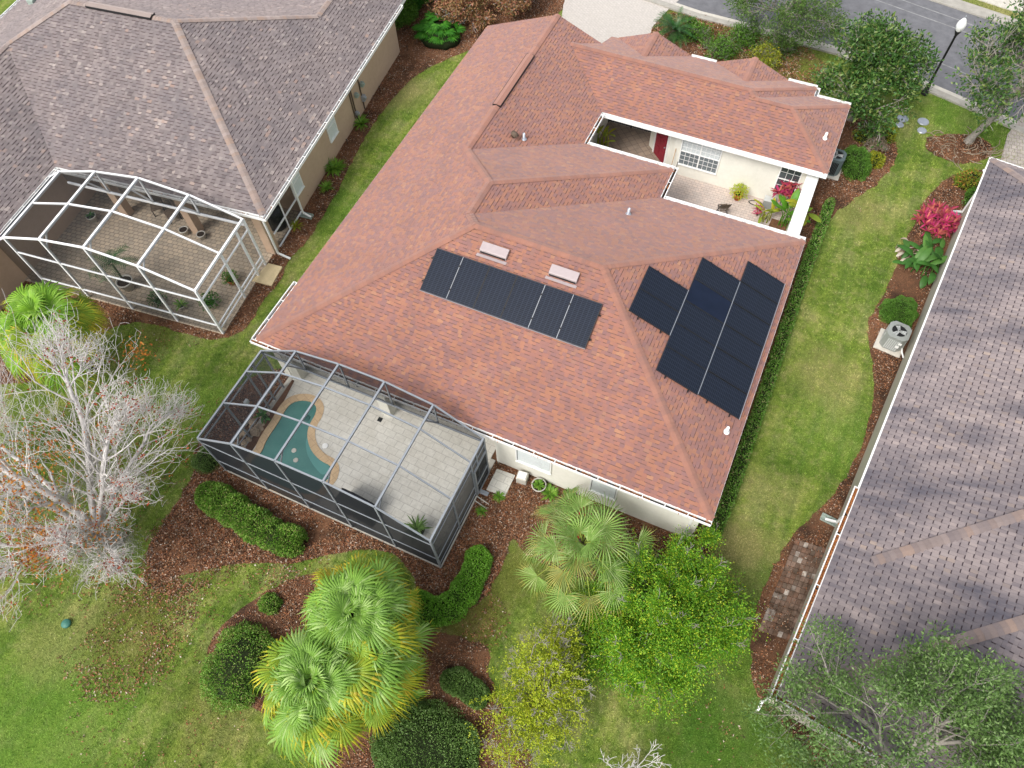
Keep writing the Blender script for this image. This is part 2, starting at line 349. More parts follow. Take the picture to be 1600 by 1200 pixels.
M['gutterlitter'] = m_leaf('rusty_needles', [(0, (.30, .10, .03)), (.5, (.52, .21, .065)), (1, (.20, .09, .04))], .05, .9)
def LM(n, *cs, **kw):
    return m_leaf(n, [(i/(len(cs)-1), c) for i, c in enumerate(cs)], **kw)
M['hedge'] = LM('hedge_leaf', (.08, .20, .02), (.16, .34, .035), (.11, .25, .025), (.28, .48, .08), (.30, .26, .11))
M['hedge_bright'] = LM('bright_hedge_leaf', (.12, .30, .025), (.20, .46, .04), (.15, .36, .03), (.36, .62, .12))
M['hedge_dark'] = LM('dull_hedge_leaf', (.075, .155, .03), (.14, .25, .055), (.10, .195, .04), (.25, .37, .12))
M['strip'] = LM('deep_hedge_leaf', (.055, .15, .015), (.11, .26, .028), (.075, .19, .02), (.22, .40, .08))
M['strip2'] = LM('east_hedge_leaf', (.07, .19, .02), (.14, .32, .035), (.10, .25, .025), (.28, .48, .11), (.30, .22, .12))
M['lime'] = LM('lime_tree_leaf', (.075, .21, .012), (.15, .36, .022), (.10, .27, .016), (.30, .55, .04), (.50, .54, .03), trans=.3)
M['yellow'] = LM('yellow_green_leaf', (.32, .44, .025), (.46, .56, .04), (.56, .58, .05), (.38, .50, .035), trans=.4)
M['magnolia'] = LM('glossy_dark_leaf', (.022, .065, .012), (.05, .13, .022), (.035, .09, .018), (.10, .20, .04), (.20, .24, .07), trans=.15, rough=.35)
M['oakleaf'] = LM('oak_leaf', (.05, .11, .02), (.10, .19, .035), (.07, .14, .025), (.17, .26, .07), trans=.25)
M['oakgrey'] = LM('grey_green_oak_leaf', (.08, .155, .04), (.14, .25, .06), (.11, .20, .05), (.25, .36, .14), trans=.25)
M['philo'] = LM('rich_green_leaf', (.02, .11, .008), (.045, .20, .012), (.03, .14, .01), (.10, .30, .03))
M['tallgreen'] = LM('mid_green_leaf', (.05, .14, .012), (.09, .22, .02), (.15, .28, .04))
M['rusty'] = LM('rusty_shrub_leaf', (.22, .09, .04), (.38, .17, .08), (.16, .16, .05), (.45, .26, .14), (.33, .12, .09), trans=.2)
M['redleaf'] = LM('autumn_leaf', (.30, .03, .02), (.42, .08, .02), (.22, .02, .03), (.52, .17, .02), trans=.2)
M['orangeleaf'] = LM('orange_autumn_leaf', (.45, .15, .015), (.55, .22, .03), (.34, .10, .02), (.40, .25, .05), trans=.2)
M['magenta'] = LM('magenta_ti_leaf', (.42, .02, .11), (.62, .06, .20), (.30, .03, .07), (.60, .16, .12), (.22, .06, .04), trans=.3)
M['banana'] = LM('broad_green_leaf', (.07, .22, .015), (.12, .32, .03), (.09, .26, .02), (.24, .42, .04), trans=.3)
M['banana_dk'] = LM('dark_broad_leaf', (.035, .12, .02), (.06, .18, .03), (.045, .14, .025), (.12, .26, .05), trans=.25)
M['lily'] = LM('strap_leaf', (.09, .22, .02), (.15, .32, .03), (.24, .38, .05), trans=.3)
M['redstrap'] = LM('dark_red_strap_leaf', (.30, .02, .02), (.45, .03, .03), (.2, .02, .02), trans=.2)
M['gold'] = LM('golden_leaf', (.40, .36, .02), (.30, .34, .03), (.20, .28, .03), trans=.3)
M['straw'] = LM('straw_twig', (.30, .23, .15), (.22, .17, .12), (.38, .31, .22), trans=.1)
M['deadleaf'] = LM('dead_papery_leaf', (.50, .42, .33), (.35, .26, .18), (.60, .53, .45), trans=.2)
M['cycad'] = LM('cycad_leaf', (.015, .07, .012), (.03, .11, .02), (.05, .15, .03), trans=.15, rough=.35)
M['palm_g'] = LM('palm_green', (.17, .33, .045), (.25, .44, .07), (.19, .37, .05), (.42, .58, .20), trans=.35)
M['palm_l'] = LM('palm_lime', (.18, .38, .03), (.26, .48, .04), (.21, .42, .035), (.40, .58, .12), trans=.4)
M['palm_y'] = LM('palm_yellow', (.56, .50, .035), (.46, .50, .04), (.62, .47, .05), trans=.35)
M['palm_yg'] = LM('palm_yellow_green', (.30, .42, .03), (.24, .38, .035), (.38, .44, .03), trans=.35)
M['palm_s'] = LM('palm_silver_green', (.18, .32, .06), (.27, .42, .10), (.21, .36, .07), (.44, .56, .22), trans=.35)
M['palm_sy'] = LM('palm_dull_gold', (.42, .38, .09), (.34, .34, .09), (.28, .34, .1), trans=.35)
M['petiole'] = m_flat('palm_stalk', (.30, .36, .06), .6, .3, .2, 6)

# ------------------------------------------------------------------ vegetation builders
def inpoly(x, y, poly):
    P = np.asarray(poly, dtype=float); n = len(P); r = np.zeros(len(x), bool)
    for i in range(n):
        x0, y0 = P[i]; x1, y1 = P[(i+1) % n]
        c = ((y0 > y) != (y1 > y)) & (x < (x1-x0)*(y-y0)/(y1-y0+1e-12)+x0); r ^= c
    return r
def unit(a): return a/np.maximum(np.linalg.norm(a, axis=-1, keepdims=True), 1e-9)
def rdirs(n): return unit(rng.normal(size=(n, 3)))
def leaf_arrays(P, D, L, Wd, fold=.25):
    """one folded rhombic leaf (two triangles) per point, along D"""
    n = len(P); L = np.broadcast_to(L, n)[:, None]; Wd = np.broadcast_to(Wd, n)[:, None]
    D = unit(D); R = unit(np.cross(D, rdirs(n))); N = np.cross(D, R)
    a = P; b = P+D*L*.45+R*Wd*.5+N*Wd*fold; c = P+D*L; d = P+D*L*.45-R*Wd*.5+N*Wd*fold
    V = np.stack([a, b, c, d], 1).reshape(-1, 3); i = np.arange(n)*4
    F = np.concatenate([np.stack([i, i+1, i+2], 1), np.stack([i, i+2, i+3], 1)])
    return V, F
def leaves(name, P, D, L, Wd, mat, parent=None, fold=.25):
    V, F = leaf_arrays(P, D, L, Wd, fold); return np_mesh(name, V, F, mat, parent)
class Arr:
    def __init__(s): s.V = []; s.F = []; s.M = []; s.n = 0
    def add(s, V, F, m=0):
        s.V.append(np.asarray(V)); s.F.append(np.asarray(F)+s.n); s.M.append(np.full(len(F), m)); s.n += len(V)
    def build(s, name, mats, parent=None, smooth=False):
        return np_mesh(name, np.concatenate(s.V), np.concatenate(s.F), mats, parent, np.concatenate(s.M), smooth)
def seg_mesh(name, segs, mat, parent=None, n=5, rmin=0):
    A = np.array([s[0] for s in segs]); B = np.array([s[1] for s in segs]); ra = np.array([s[2] for s in segs]); rb = np.array([s[3] for s in segs])
    ra = np.maximum(ra, rmin); rb = np.maximum(rb, rmin*.8)
    D = unit(B-A); ref = np.tile([.31, .17, .93], (len(A), 1)); X = unit(np.cross(D, ref)); Y = np.cross(D, X)
    t = np.arange(n)*2*np.pi/n; c = np.cos(t)[None, :, None]; s_ = np.sin(t)[None, :, None]
    ring = X[:, None, :]*c+Y[:, None, :]*s_
    V = np.concatenate([A[:, None, :]+ring*ra[:, None, None], (B+D*rb[:, None]*.3)[:, None, :]+ring*rb[:, None, None]], 1).reshape(-1, 3)
    i = (np.arange(len(A))*2*n)[:, None]; k_ = np.arange(n)[None, :]; k2 = (k_+1) % n
    F = np.stack([i+k_, i+k2, i+n+k2, i+n+k_], -1).reshape(-1, 4)
    return np_mesh(name, V, F, mat, parent, smooth=True)
def grow(segs, tips, p, d, r, L, lev, R, n=4, kids=(2, 2), spread=.7, up=.05, wig=.16, lf=.68, rf=.62, bias=None):
    p = np.asarray(p, float); d = unit(np.asarray(d, float))
    for i in range(n):
        d = d+R.normal(size=3)*wig+np.array([0, 0, up])
        if bias is not None: d = d+bias
        d = unit(d); q = p+d*L/n; r1 = r*(1-.38/n)
        segs.append((p, q, r, r1)); p = q; r = r1
        if lev > 0 and i >= 1:
            kk = kids[0]
            for _ in range(kk if R.random() < .8 else kk-1 if kk > 1 else 0):
                a = R.normal(size=3); a -= a@d*d; a = unit(a); th = spread*(.7+.6*R.random())
                grow(segs, tips, p, d*math.cos(th)+a*math.sin(th), r*rf, L*lf*(.7+.5*R.random()), lev-1, R, n, kids, spread, up, wig, lf, rf, bias)
    if lev > 0:
        a = R.normal(size=3); a -= a@d*d; a = unit(a)
        grow(segs, tips, p, d+a*.2, r*.85, L*lf, lev-1, R, n, kids, spread, up, wig, lf, rf, bias)
    else: tips.append(p)
def lumpy(P, s=1.3, a=.3):
    return np.array([1+a*noise.noise(Vector(p)*s) for p in P])

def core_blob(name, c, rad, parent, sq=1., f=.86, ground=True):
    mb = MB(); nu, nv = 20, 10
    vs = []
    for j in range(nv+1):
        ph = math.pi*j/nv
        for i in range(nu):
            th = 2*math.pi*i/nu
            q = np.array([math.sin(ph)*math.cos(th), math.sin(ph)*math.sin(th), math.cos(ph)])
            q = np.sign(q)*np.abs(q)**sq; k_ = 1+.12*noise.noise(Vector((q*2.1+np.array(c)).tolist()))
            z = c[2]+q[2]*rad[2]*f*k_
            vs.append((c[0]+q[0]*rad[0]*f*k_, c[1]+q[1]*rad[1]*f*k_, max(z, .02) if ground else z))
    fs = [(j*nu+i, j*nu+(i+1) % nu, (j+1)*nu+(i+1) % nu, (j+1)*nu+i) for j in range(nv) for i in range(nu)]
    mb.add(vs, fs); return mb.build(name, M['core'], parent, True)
def shrub(name, label, cat, x, y, rx, ry, h, mat, n, ls=.045, sq=.8, group=None, gap=0., rz=0, fuzz=.14, z0=0):
    """rounded bush: a twiggy dark inside and a skin of small leaves with depth"""
    t = thing(name, label, cat, (x, y, z0), rz, group)
    q = rdirs(n); q[:, 2] = np.abs(q[:, 2])*1.0
    q = np.sign(q)*np.abs(q)**sq; 
    k_ = lumpy(q+np.array([x, y, 0]), 2.3, .22)*(1-np.abs(rng.normal(size=n))*fuzz)
    P = q*np.array([rx, ry, h])*k_[:, None]; P[:, 2] = np.maximum(P[:, 2], .02)
    if gap: 
        keep = np.array([noise.noise(Vector(p)*3.1+Vector((x, y, 3))) for p in P]) > -.5+gap; P = P[keep]; q = q[keep]
    leaves('foliage', P, unit(q)+rdirs(len(P))*.9, ls*rng.uniform(.7, 1.4, len(P)), ls*.62, mat, t)
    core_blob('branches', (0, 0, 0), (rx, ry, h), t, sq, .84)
    return t
def hedge(name, label, path, wd, h, mat, n, ls=.055, group=None, sq=.62, fuzz=.13, cat='hedge'):
    """clipped hedge along a ground path"""
    P = np.array(path, float); c0 = P.mean(0)
    t = thing(name, label, cat, (c0[0], c0[1], 0), 0, group); P = P-c0
    d = np.linalg.norm(np.diff(P, axis=0), axis=1); cum = np.concatenate([[0], np.cumsum(d)]); L = cum[-1]
    s = rng.uniform(0, 1, n)*L; 
    X = np.interp(s, cum, P[:, 0]); Y = np.interp(s, cum, P[:, 1])
    T = np.stack([np.interp(s+.1, cum, P[:, 0])-np.interp(s-.1, cum, P[:, 0]), np.interp(s+.1, cum, P[:, 1])-np.interp(s-.1, cum, P[:, 1])], 1)
    T = T/np.maximum(np.linalg.norm(T, axis=1, keepdims=True), 1e-6); Nn = np.stack([-T[:, 1], T[:, 0]], 1)
    u1 = rng.uniform(0, 1, n); ca = rng.uniform(-1, 1, n); sa = np.maximum(0, 1-np.abs(ca)**(2/sq))**(sq/2); side = u1 < .42
    sa2 = rng.uniform(0, 1, n); ca2 = np.sign(ca)*np.maximum(0, 1-sa2**(2/sq))**(sq/2); ca = np.where(side, ca2, ca); sa = np.where(side, sa2, sa)
    end = np.minimum(np.minimum(s, L-s)/(wd*.5), 1); taper = np.sqrt(np.clip(1-(1-end)**2, .03, 1))
    k_ = 1-np.abs(rng.normal(size=n))*fuzz
    lum = np.array([1+.22*noise.noise(Vector((x_*2.8+c0[0], y_*2.8, 0))) for x_, y_ in zip(X, Y)])
    off = ca*wd/2*taper*k_*lum; Z = sa*h*(taper*.25+.75)*k_*lum
    Q = np.stack([X+Nn[:, 0]*off, Y+Nn[:, 1]*off, np.maximum(Z, .02)], 1)
    out = np.stack([Nn[:, 0]*ca, Nn[:, 1]*ca, sa], 1)
    leaves('foliage', Q, out+rdirs(n)*.85, ls*rng.uniform(.7, 1.4, n), ls*.62, mat, t)
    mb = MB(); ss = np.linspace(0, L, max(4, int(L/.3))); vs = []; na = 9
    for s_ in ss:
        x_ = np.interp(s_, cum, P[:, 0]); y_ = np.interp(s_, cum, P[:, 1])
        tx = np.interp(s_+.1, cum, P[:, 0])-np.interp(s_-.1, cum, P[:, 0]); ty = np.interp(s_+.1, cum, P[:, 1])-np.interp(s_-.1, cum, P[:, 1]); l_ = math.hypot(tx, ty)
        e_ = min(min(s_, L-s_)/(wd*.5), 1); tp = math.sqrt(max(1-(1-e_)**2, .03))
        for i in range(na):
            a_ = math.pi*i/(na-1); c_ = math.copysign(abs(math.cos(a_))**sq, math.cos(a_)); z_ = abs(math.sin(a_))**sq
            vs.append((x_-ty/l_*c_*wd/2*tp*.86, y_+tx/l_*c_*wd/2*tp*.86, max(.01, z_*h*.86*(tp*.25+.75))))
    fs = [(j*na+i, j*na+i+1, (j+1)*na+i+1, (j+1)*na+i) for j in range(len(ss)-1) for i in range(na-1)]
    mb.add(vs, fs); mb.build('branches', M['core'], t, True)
    return t
def strap(A, base, az, el, L, wd, droop, m=0, nseg=5, prof=None, fold=.3, twist=0):
    """arching leaf blade"""
    base = np.asarray(base, float); h = np.array([math.cos(az), math.sin(az), 0.]); sd_ = np.array([-math.sin(az), math.cos(az), 0.])
    if prof is None: prof = lambda t: math.sin(math.pi*min(1, .12+t*.88))**.7
    p = base.copy(); e = el; V = []
    sd2 = sd_*math.cos(twist)+np.array([0, 0, 1.])*math.sin(twist)
    for i in range(nseg+1):
        t = i/nseg; d = h*math.cos(e)+np.array([0, 0, math.sin(e)]); nn = np.cross(d, sd2)
        w_ = max(wd*prof(t)*.5, .001)
        V += [p-sd2*w_+nn*(-abs(w_)*fold), p, p+sd2*w_+nn*(-abs(w_)*fold)]
        p = p+d*L/nseg; e -= droop/nseg
    F = []
    for i in range(nseg):
        a = i*3; F += [(a, a+1, a+4, a+3), (a+1, a+2, a+5, a+4)]
    A.add(V, F, m)
def rosette(A, c, n, L, wd, el=(.3, 1.3), droop=1.2, m=0, **kw):
    for i in range(n):
        az = i*2.399+random.uniform(-.3, .3)
        strap(A, c, az, random.uniform(*el), L*random.uniform(.75, 1.15), wd*random.uniform(.8, 1.15), droop*random.uniform(.6, 1.3), m, **kw)
def frond(A, hub, az, el, R, nseg=34, m=(0, 1), droop=.9, arc=2.35, wseg=None, tipyellow=False, fused=False):
    """one palmate frond: pleated fan of segments from the hub; split, drooping tips"""
    hub = np.asarray(hub, float)
    d = np.array([math.cos(az)*math.cos(el), math.sin(az)*math.cos(el), math.sin(el)]); sd_ = np.array([-math.sin(az), math.cos(az), 0.])
    roll = random.uniform(-.6, .6); nrm = np.cross(d, sd_)*-1
    nrm = -nrm if nrm[2] < 0 else nrm
    sd_ = sd_*math.cos(roll)+nrm*math.sin(roll); nrm = np.cross(d, sd_); nrm = nrm if nrm[2] > 0 else -nrm
    for k_ in range(nseg):
        a = -arc+2*arc*k_/(nseg-1); Rk = R*(1-.28*(abs(a)/arc)**2)*random.uniform(.92, 1.06)
        u = d*math.cos(a)+sd_*math.sin(a)
        v = np.cross(nrm, u)
        dz = random.uniform(.75, 1.25)*droop
        w0 = wseg or (2*arc/nseg)*R*.50
        V = []; ts = (0.03, .35, .6, .82, 1.0); wf = (.08, .74, .96, .50, .03) if fused else (.08, .70, .85, .34, .03)
        wob = random.uniform(-.05, .05)
        for t, f in zip(ts, wf):
            c = hub+u*Rk*t+nrm*(.10*R*math.sin(t*2.2))+np.array([0, 0, -1.])*dz*Rk*max(0, t-.4)**2*1.5*random.uniform(.6, 1.5)+v*wob*max(0, t-.5)*R*2
            V += [c-v*w0*f*.5, c+nrm*w0*f*.45, c+v*w0*f*.5]
        F = []; mm = []; tipy = tipyellow and random.random() < .8
        for i in range(4):
            b = i*3; F += [(b, b+1, b+4, b+3), (b+1, b+2, b+5, b+4)]; mm += [m[0] if i < (2 if m[0] != 0 else 3) or not tipy else m[1]]*2
        A.V.append(np.array(V)); A.F.append(np.array(F)+A.n); A.M.append(np.array(mm)); A.n += len(V)
def fan_palm(name, label, x, y, h, nf, Rb, pet, mats, seed, yellow=.3, droop=.9, seg=30, nw=None, group=None, low=-.55, arc=2.5, fold=None):
    R = np.random.default_rng(seed); random.seed(seed)
    t = thing(name, label, 'palm tree', (x, y, 0), 0, group)
    A = Arr(); st = MB()
    for i in range(nf):
        u = ((i+.5)/nf)**.85; az = i*2.399963+R.uniform(-.45, .45)
        el = 1.4-u*(1.4-low)+R.uniform(-.22, .22)
        pl = pet*(.35+.85*u)*R.uniform(.72, 1.2)
        d = Vector((math.cos(az)*math.cos(el), math.sin(az)*math.cos(el), math.sin(el)))
        c0 = Vector((0, 0, h-.1-.35*u)); sag = Vector((0, 0, -.22*u*pl)); hub = c0+d*pl+sag
        st.tube([c0+d*.1, c0+d*pl*.5+Vector((0, 0, .05)), hub], [.022, .016, .011], 5)
        yel = u > .4 and R.random() < yellow*(.5+u)
        if yel: mm = (2, 1) if R.random() < .55 else (1, 1) if R.random() < .3 else (0, 1)
        else: mm = (0, 2 if R.random() < .3 else 0)
        frond(A, hub, az+R.uniform(-.35, .35), el-.55-u*.35+R.uniform(-.3, .3), Rb*R.uniform(.82, 1.18)*(.72+.28*min(1, u*2.5)), int(seg*R.uniform(.85, 1.1)), mm, droop*(.7+.6*u)*R.uniform(.8, 1.3), arc*R.uniform(.82, 1.08), nw, True, fold)
    A.build('crown', [mats[0], mats[1], mats[2]], t); st.build('frond_stalks', M['petiole'], t, True)
    tr = MB(); zs = np.linspace(0, h-.1, 9)
    tr.tube([(random.uniform(-.03, .03), random.uniform(-.03, .03), z) for z in zs], [.24, .2, .18, .17, .17, .17, .18, .2, .22], 12)
    tr.build('trunk', M['bark'], t, True)
    return t
def canopy_tree(name, label, x, y, trunk_h, r0, limbs, L, lev, leafmat, nper, ls, lr, seed, bark='bark', kids=(1, 2), spread=.75, up=.04, lean=(0, 0), cat='tree', rmin=.006, n=4, lf=.68, keep=1.0, el=(.35, 1.1)):
    R = np.random.default_rng(seed); t = thing(name, label, cat, (x, y, 0))
    segs = []; tips = []; p = np.zeros(3); d = unit(np.array([lean[0], lean[1], 1.])); k0 = 5
    for i in range(k0):
        q = p+d*trunk_h/k0+R.normal(size=3)*.02*trunk_h; segs.append((p, q, r0*(1.35 if i == 0 else 1-.05*i), r0*(1-.06*(i+1)))); p = q
    for i in range(limbs):
        az = i*2*math.pi/limbs+R.uniform(-.4, .4); e = R.uniform(*el)
        dd = np.array([math.cos(az)*math.cos(e), math.sin(az)*math.cos(e), math.sin(e)])
        grow(segs, tips, p-d*R.uniform(0, .25)*trunk_h*.5, dd, r0*.55, L*R.uniform(.85, 1.15), lev, R, n, kids, spread, up, .16, lf)
    seg_mesh('trunk', segs, M[bark], t, 6, rmin)
    T = np.array(tips)
    if keep < 1: T = T[R.random(len(T)) < keep]
    n_ = len(T)*nper; C = np.repeat(T, nper, 0); o = rdirs(n_)*(R.random((n_, 1))**.5)*lr; o[:, 2] *= .7
    leaves('crown', C+o, o/lr+rdirs(n_)*.7+np.array([0, 0, .25]), ls*R.uniform(.7, 1.35, n_), ls*.45, leafmat, t)
    return t, T

# ------------------------------------------------------------------ roofs
def clip(poly, ax, lim, keep_ge):
    out = []; n = len(poly)
    for i in range(n):
        a = poly[i]; b = poly[(i+1) % n]; ia = (a[ax] >= lim) if keep_ge else (a[ax] <= lim); ib = (b[ax] >= lim) if keep_ge else (b[ax] <= lim)
        if ia: out.append(a)
        if ia != ib:
            t = (lim-a[ax])/(b[ax]-a[ax]); out.append((a[0]+t*(b[0]-a[0]), a[1]+t*(b[1]-a[1])))
    return out
def shingle_face(mb, poly, o, nx, ny, s, e=.13, tw=(.10, .22), thick=.014, zoff=0., band=.015, reg=0):
    """poly: plan outline; o: a point on the eave; (nx,ny): unit plan vector up the slope"""
    tx, ty = -ny, nx
    loc = [((x-o[0])*tx+(y-o[1])*ty, (x-o[0])*nx+(y-o[1])*ny) for x, y in poly]
    def W(a, d, l=0): return (o[0]+tx*a+nx*d, o[1]+ty*a+ny*d, E+zoff+s*d+l)
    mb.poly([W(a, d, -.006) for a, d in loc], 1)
    ed = e/math.sqrt(1+s*s); dmax = max(d for a, d in loc)
    r = 0
    while r*ed < dmax:
        row = clip(clip(loc, 1, r*ed, True), 1, (r+1)*ed, False)
        if len(row) >= 3:
            a0 = min(a for a, d in row)-random.random()*tw[1]; a1 = max(a for a, d in row); tk = random.random() < .5
            if reg: q_ = math.floor(a0/(2*reg)); a0 = (q_+.5*(r % 2))*2*reg-reg*2; tk = False
            a = a0
            while a < a1:
                w_ = reg or random.uniform(*tw); a += (random.uniform(-.08, .08)*reg if reg and random.random() < 0 else 0); cell = clip(clip(row, 0, a, True), 0, a+w_, False)
                if reg: tk = not tk
                if len(cell) >= 3 and (max(c[0] for c in cell)-min(c[0] for c in cell)) > .005:
                    tk = tk if reg else (not tk if random.random() < .8 else tk)
                    T_ = thick if tk else thick*.35
                    mb.poly([W(c, d, .002+T_*(1-(d-r*ed)/ed)) for c, d in cell], 0)
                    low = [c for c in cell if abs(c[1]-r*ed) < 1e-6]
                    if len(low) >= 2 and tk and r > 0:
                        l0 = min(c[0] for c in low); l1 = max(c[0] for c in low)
                        mb.poly([W(l0, r*ed, .002+T_), W(l1, r*ed, .002+T_), W(l1, r*ed-band, -.004+thick*.5), W(l0, r*ed-band, -.004+thick*.5)], 1)  # dark strip: tab's cut edge, with the shadow below it put into the colour
                a += w_
        r += 1
def ridge_caps(mp, p0, p1, s0, hip=True, wd=.15, e=.15, lift=.03):
    mb = MB()
    p0 = Vector(p0); p1 = Vector(p1); d = p1-p0; L = d.length; d.normalize()
    hz = Vector((d.x, d.y, 0)).normalized(); sx = Vector((-hz.y, hz.x, 0)); fall = s0*(.7071 if hip else 1.)
    n = max(1, int(L/e)); st = L/n
    for i in range(n):
        a = p0+d*i*st; b = p0+d*(i+1.15)*st; vs = []
        for q, l in ((a, lift+.022), (b, lift)):
            for k_, f in ((-1, 1), (-.45, .38), (0, 0), (.45, .38), (1, 1)):
                vs.append(q+sx*(k_*wd)+Vector((0, 0, l-fall*abs(k_)*wd*(.8 if abs(k_) < 1 else 1))))
        mb.add(vs, [(j, j+1, j+6, j+5) for j in range(4)])
    mb.build('ridge_cap', M[mp[0]], mp[1])
def gutter(parent, p0, p1, out, z=None, litter=.5, name='gutter', rod=.75):
    z = E if z is None else z
    p0 = Vector((*p0, z)); p1 = Vector((*p1, z)); o = Vector((*out, 0)); d = (p1-p0).normalized(); W_ = .14
    mb = MB()
    mb.bar(p0+o*.012-Vector((0, 0, .07)), p1+o*.012-Vector((0, 0, .07)), .016, .13)
    mb.bar(p0+o*(W_*.5)-Vector((0, 0, .13)), p1+o*(W_*.5)-Vector((0, 0, .13)), W_-.02, .012)
    mb.bar(p0+o*W_-Vector((0, 0, .065)), p1+o*W_-Vector((0, 0, .065)), .016, .14)
    mb.bar(p0+o*(W_+.004)+Vector((0, 0, .008)), p1+o*(W_+.004)+Vector((0, 0, .008)), .034, .02)
    mb.bar(p0+o*.004+Vector((0, 0, .003)), p1+o*.004+Vector((0, 0, .003)), .028, .014)
    for e_ in (p0, p1):
        mb.bar(e_+o*.0-Vector((0, 0, .06)), e_+o*W_-Vector((0, 0, .06)), .012, .14)
    L = (p1-p0).length; n = max(1, int(L/rod))
    for i in range(1, n):
        q = p0+d*(L*i/n); mb.bar(q+o*.0+Vector((0, 0, .006)), q+o*W_+Vector((0, 0, .006)), .028, .012)
    gt = mb.build(name, M['white'], parent)
    b = MB(); b.bar(p0+o*(W_*.5)-Vector((0, 0, .115)), p1+o*(W_*.5)-Vector((0, 0, .115)), W_-.03, .012)
    b.build('gutter_silt', M['soil'] if litter > 0 else M['silt'], gt)
    if litter > 0:
        m = int(L*420*litter); s_ = rng.uniform(0, L, m)
        P = np.array(p0)[None]+np.array(d)[None]*s_[:, None]+np.array(o)[None]*rng.uniform(.02, W_-.02, m)[:, None]; P[:, 2] = z-.095+rng.uniform(0, .05, m)
        kp = np.array([noise.noise(Vector(p)*1.1)+noise.noise(Vector(p)*3) for p in P]) > -.6+(1-litter)*.8
        P = P[kp]; D = rdirs(len(P))*np.array([1, 1, .25])
        tag(leaves('leaf_litter', P, D, rng.uniform(.04, .10, len(P)), .03, M['gutterlitter'], gt), kind='stuff')
    return gt
def fascia(mb, pts, z1, h=.17, t=.02):
    n = len(pts)
    for i in range(n):
        a = pts[i]; b = pts[(i+1) % n]
        mb.bar((a[0], a[1], z1-h/2), (b[0], b[1], z1-h/2), t, h)
def window(parent, c, ux, wd, h, panes=(1, 2), z0=1., out=(0, -1), glass='glass', blind=False, name='window', fw=.05, div=None, grid=None):
    """c: centre of the window on the wall plane (x, y); ux: along wall; out: outward normal"""
    t = bpy.data.objects.new(name, None); COL.objects.link(t); t.parent = parent
    C3 = Vector((c[0], c[1], z0+h/2)); u = Vector((*ux, 0)); o = Vector((*out, 0)); z = Vector((0, 0, 1))
    f = MB()
    f.bar(C3-u*(wd/2+fw/2)-z*(h/2)+o*.02, C3-u*(wd/2+fw/2)+z*(h/2)+o*.02, fw, .06, up=o)
    f.bar(C3+u*(wd/2+fw/2)-z*(h/2)+o*.02, C3+u*(wd/2+fw/2)+z*(h/2)+o*.02, fw, .06, up=o)
    f.bar(C3-u*(wd/2+fw)+z*(h/2+fw/2)+o*.02, C3+u*(wd/2+fw)+z*(h/2+fw/2)+o*.02, .06, fw)
    f.bar(C3-u*(wd/2+fw)-z*(h/2+fw/2)+o*.035, C3+u*(wd/2+fw)-z*(h/2+fw/2)+o*.035, .10, fw)
    nx_, nz_ = panes
    for i in range(1, nx_):
        q = C3+u*(wd*(i/nx_-.5)); f.bar(q-z*h/2+o*.018, q+z*h/2+o*.018, fw*1.1, .05, up=o)
    for j in range(1, nz_):
        q = C3+z*(h*(j/nz_-.5)); f.bar(q-u*wd/2+o*.016, q+u*wd/2+o*.016, .045, fw*.8)
    if grid:
        gx, gz = grid
        for i in range(1, gx):
            q = C3+u*(wd*(i/gx-.5)); f.bar(q-z*h/2+o*.010, q+z*h/2+o*.010, .016, .016, up=o)
        for j in range(1, gz):
            q = C3+z*(h*(j/gz-.5)); f.bar(q-u*wd/2+o*.009, q+u*wd/2+o*.009, .014, .016)
    f.build('frame', M['white'], t)
    b = MB(); b.bar(C3-z*h/2+o*.004, C3+z*h/2+o*.004, wd, .008, up=o); b.build('pane', M[glass], t)
    if blind:
        b = MB(); q = C3+z*(h*.5); n = int(h*blind/.05)
        for i in range(n): b.bar(C3-u*(wd/2-.02)+z*(h/2-.03-i*.05)+o*.010, C3+u*(wd/2-.02)+z*(h/2-.03-i*.05)+o*.010, .006, .038)
        b.build('blind', M['blind'], t)
    return t
def downspout(parent, x, y, out, z=None, foot=.45, mat='white'):
    z = E-.12 if z is None else z; o = Vector((*out, 0)); a = Vector((x, y, z))
    mb = MB(); w_ = a-o*.28-Vector((0, 0, .3)); b = Vector((w_.x, w_.y, .25)); c = b+o*foot-Vector((0, 0, .17))
    mb.bar(a, w_, .08, .06); mb.bar(w_+Vector((0, 0, .03)), b, .08, .06, up=o); mb.bar(b+Vector((0, 0, .02)), c, .08, .06)
    return mb.build('downspout', M[mat], parent)

# ================================================================== MAIN HOUSE (axes: x along the back eave, y towards the street)
a_, b_, c_ = 7.492, 11.565, 17.55
d_, e_, f_, gg, h_, n_, k_ = 12.631, 14.397, 16.557, 21.181, 21.797, 20.30, 15.93
H1 = d_/2; h5 = (gg-f_)/2; h4 = (h_-f_)/2; wv = h_-n_
house = thing('brick_red_roof_house', 'cream stucco house in the middle under a red-brown shingle roof carrying solar panels', 'house')
mb = MB()
SF = lambda poly, o, nx, ny: shingle_face(mb, poly, o, nx, ny, S)
SF([(0, 0), (H1, H1), (b_/2, d_-b_/2), (b_/2, e_-b_/2), (a_/2, e_-a_/2), (a_/2, n_), (0, n_)], (0, 0), 1, 0)
SF([(0, 0), (c_, 0), (c_-H1, H1), (H1, H1)], (0, 0), 0, 1)
SF([(c_, 0), (c_, d_), (c_-H1, H1)], (c_, 0), -1, 0)
SF([(c_, d_), (b_, d_), (b_/2, d_-b_/2), (H1, H1), (c_-H1, H1)], (c_, d_), 0, -1)
SF([(b_, d_), (b_, e_), (b_/2, e_-b_/2), (b_/2, d_-b_/2)], (b_, d_), -1, 0)
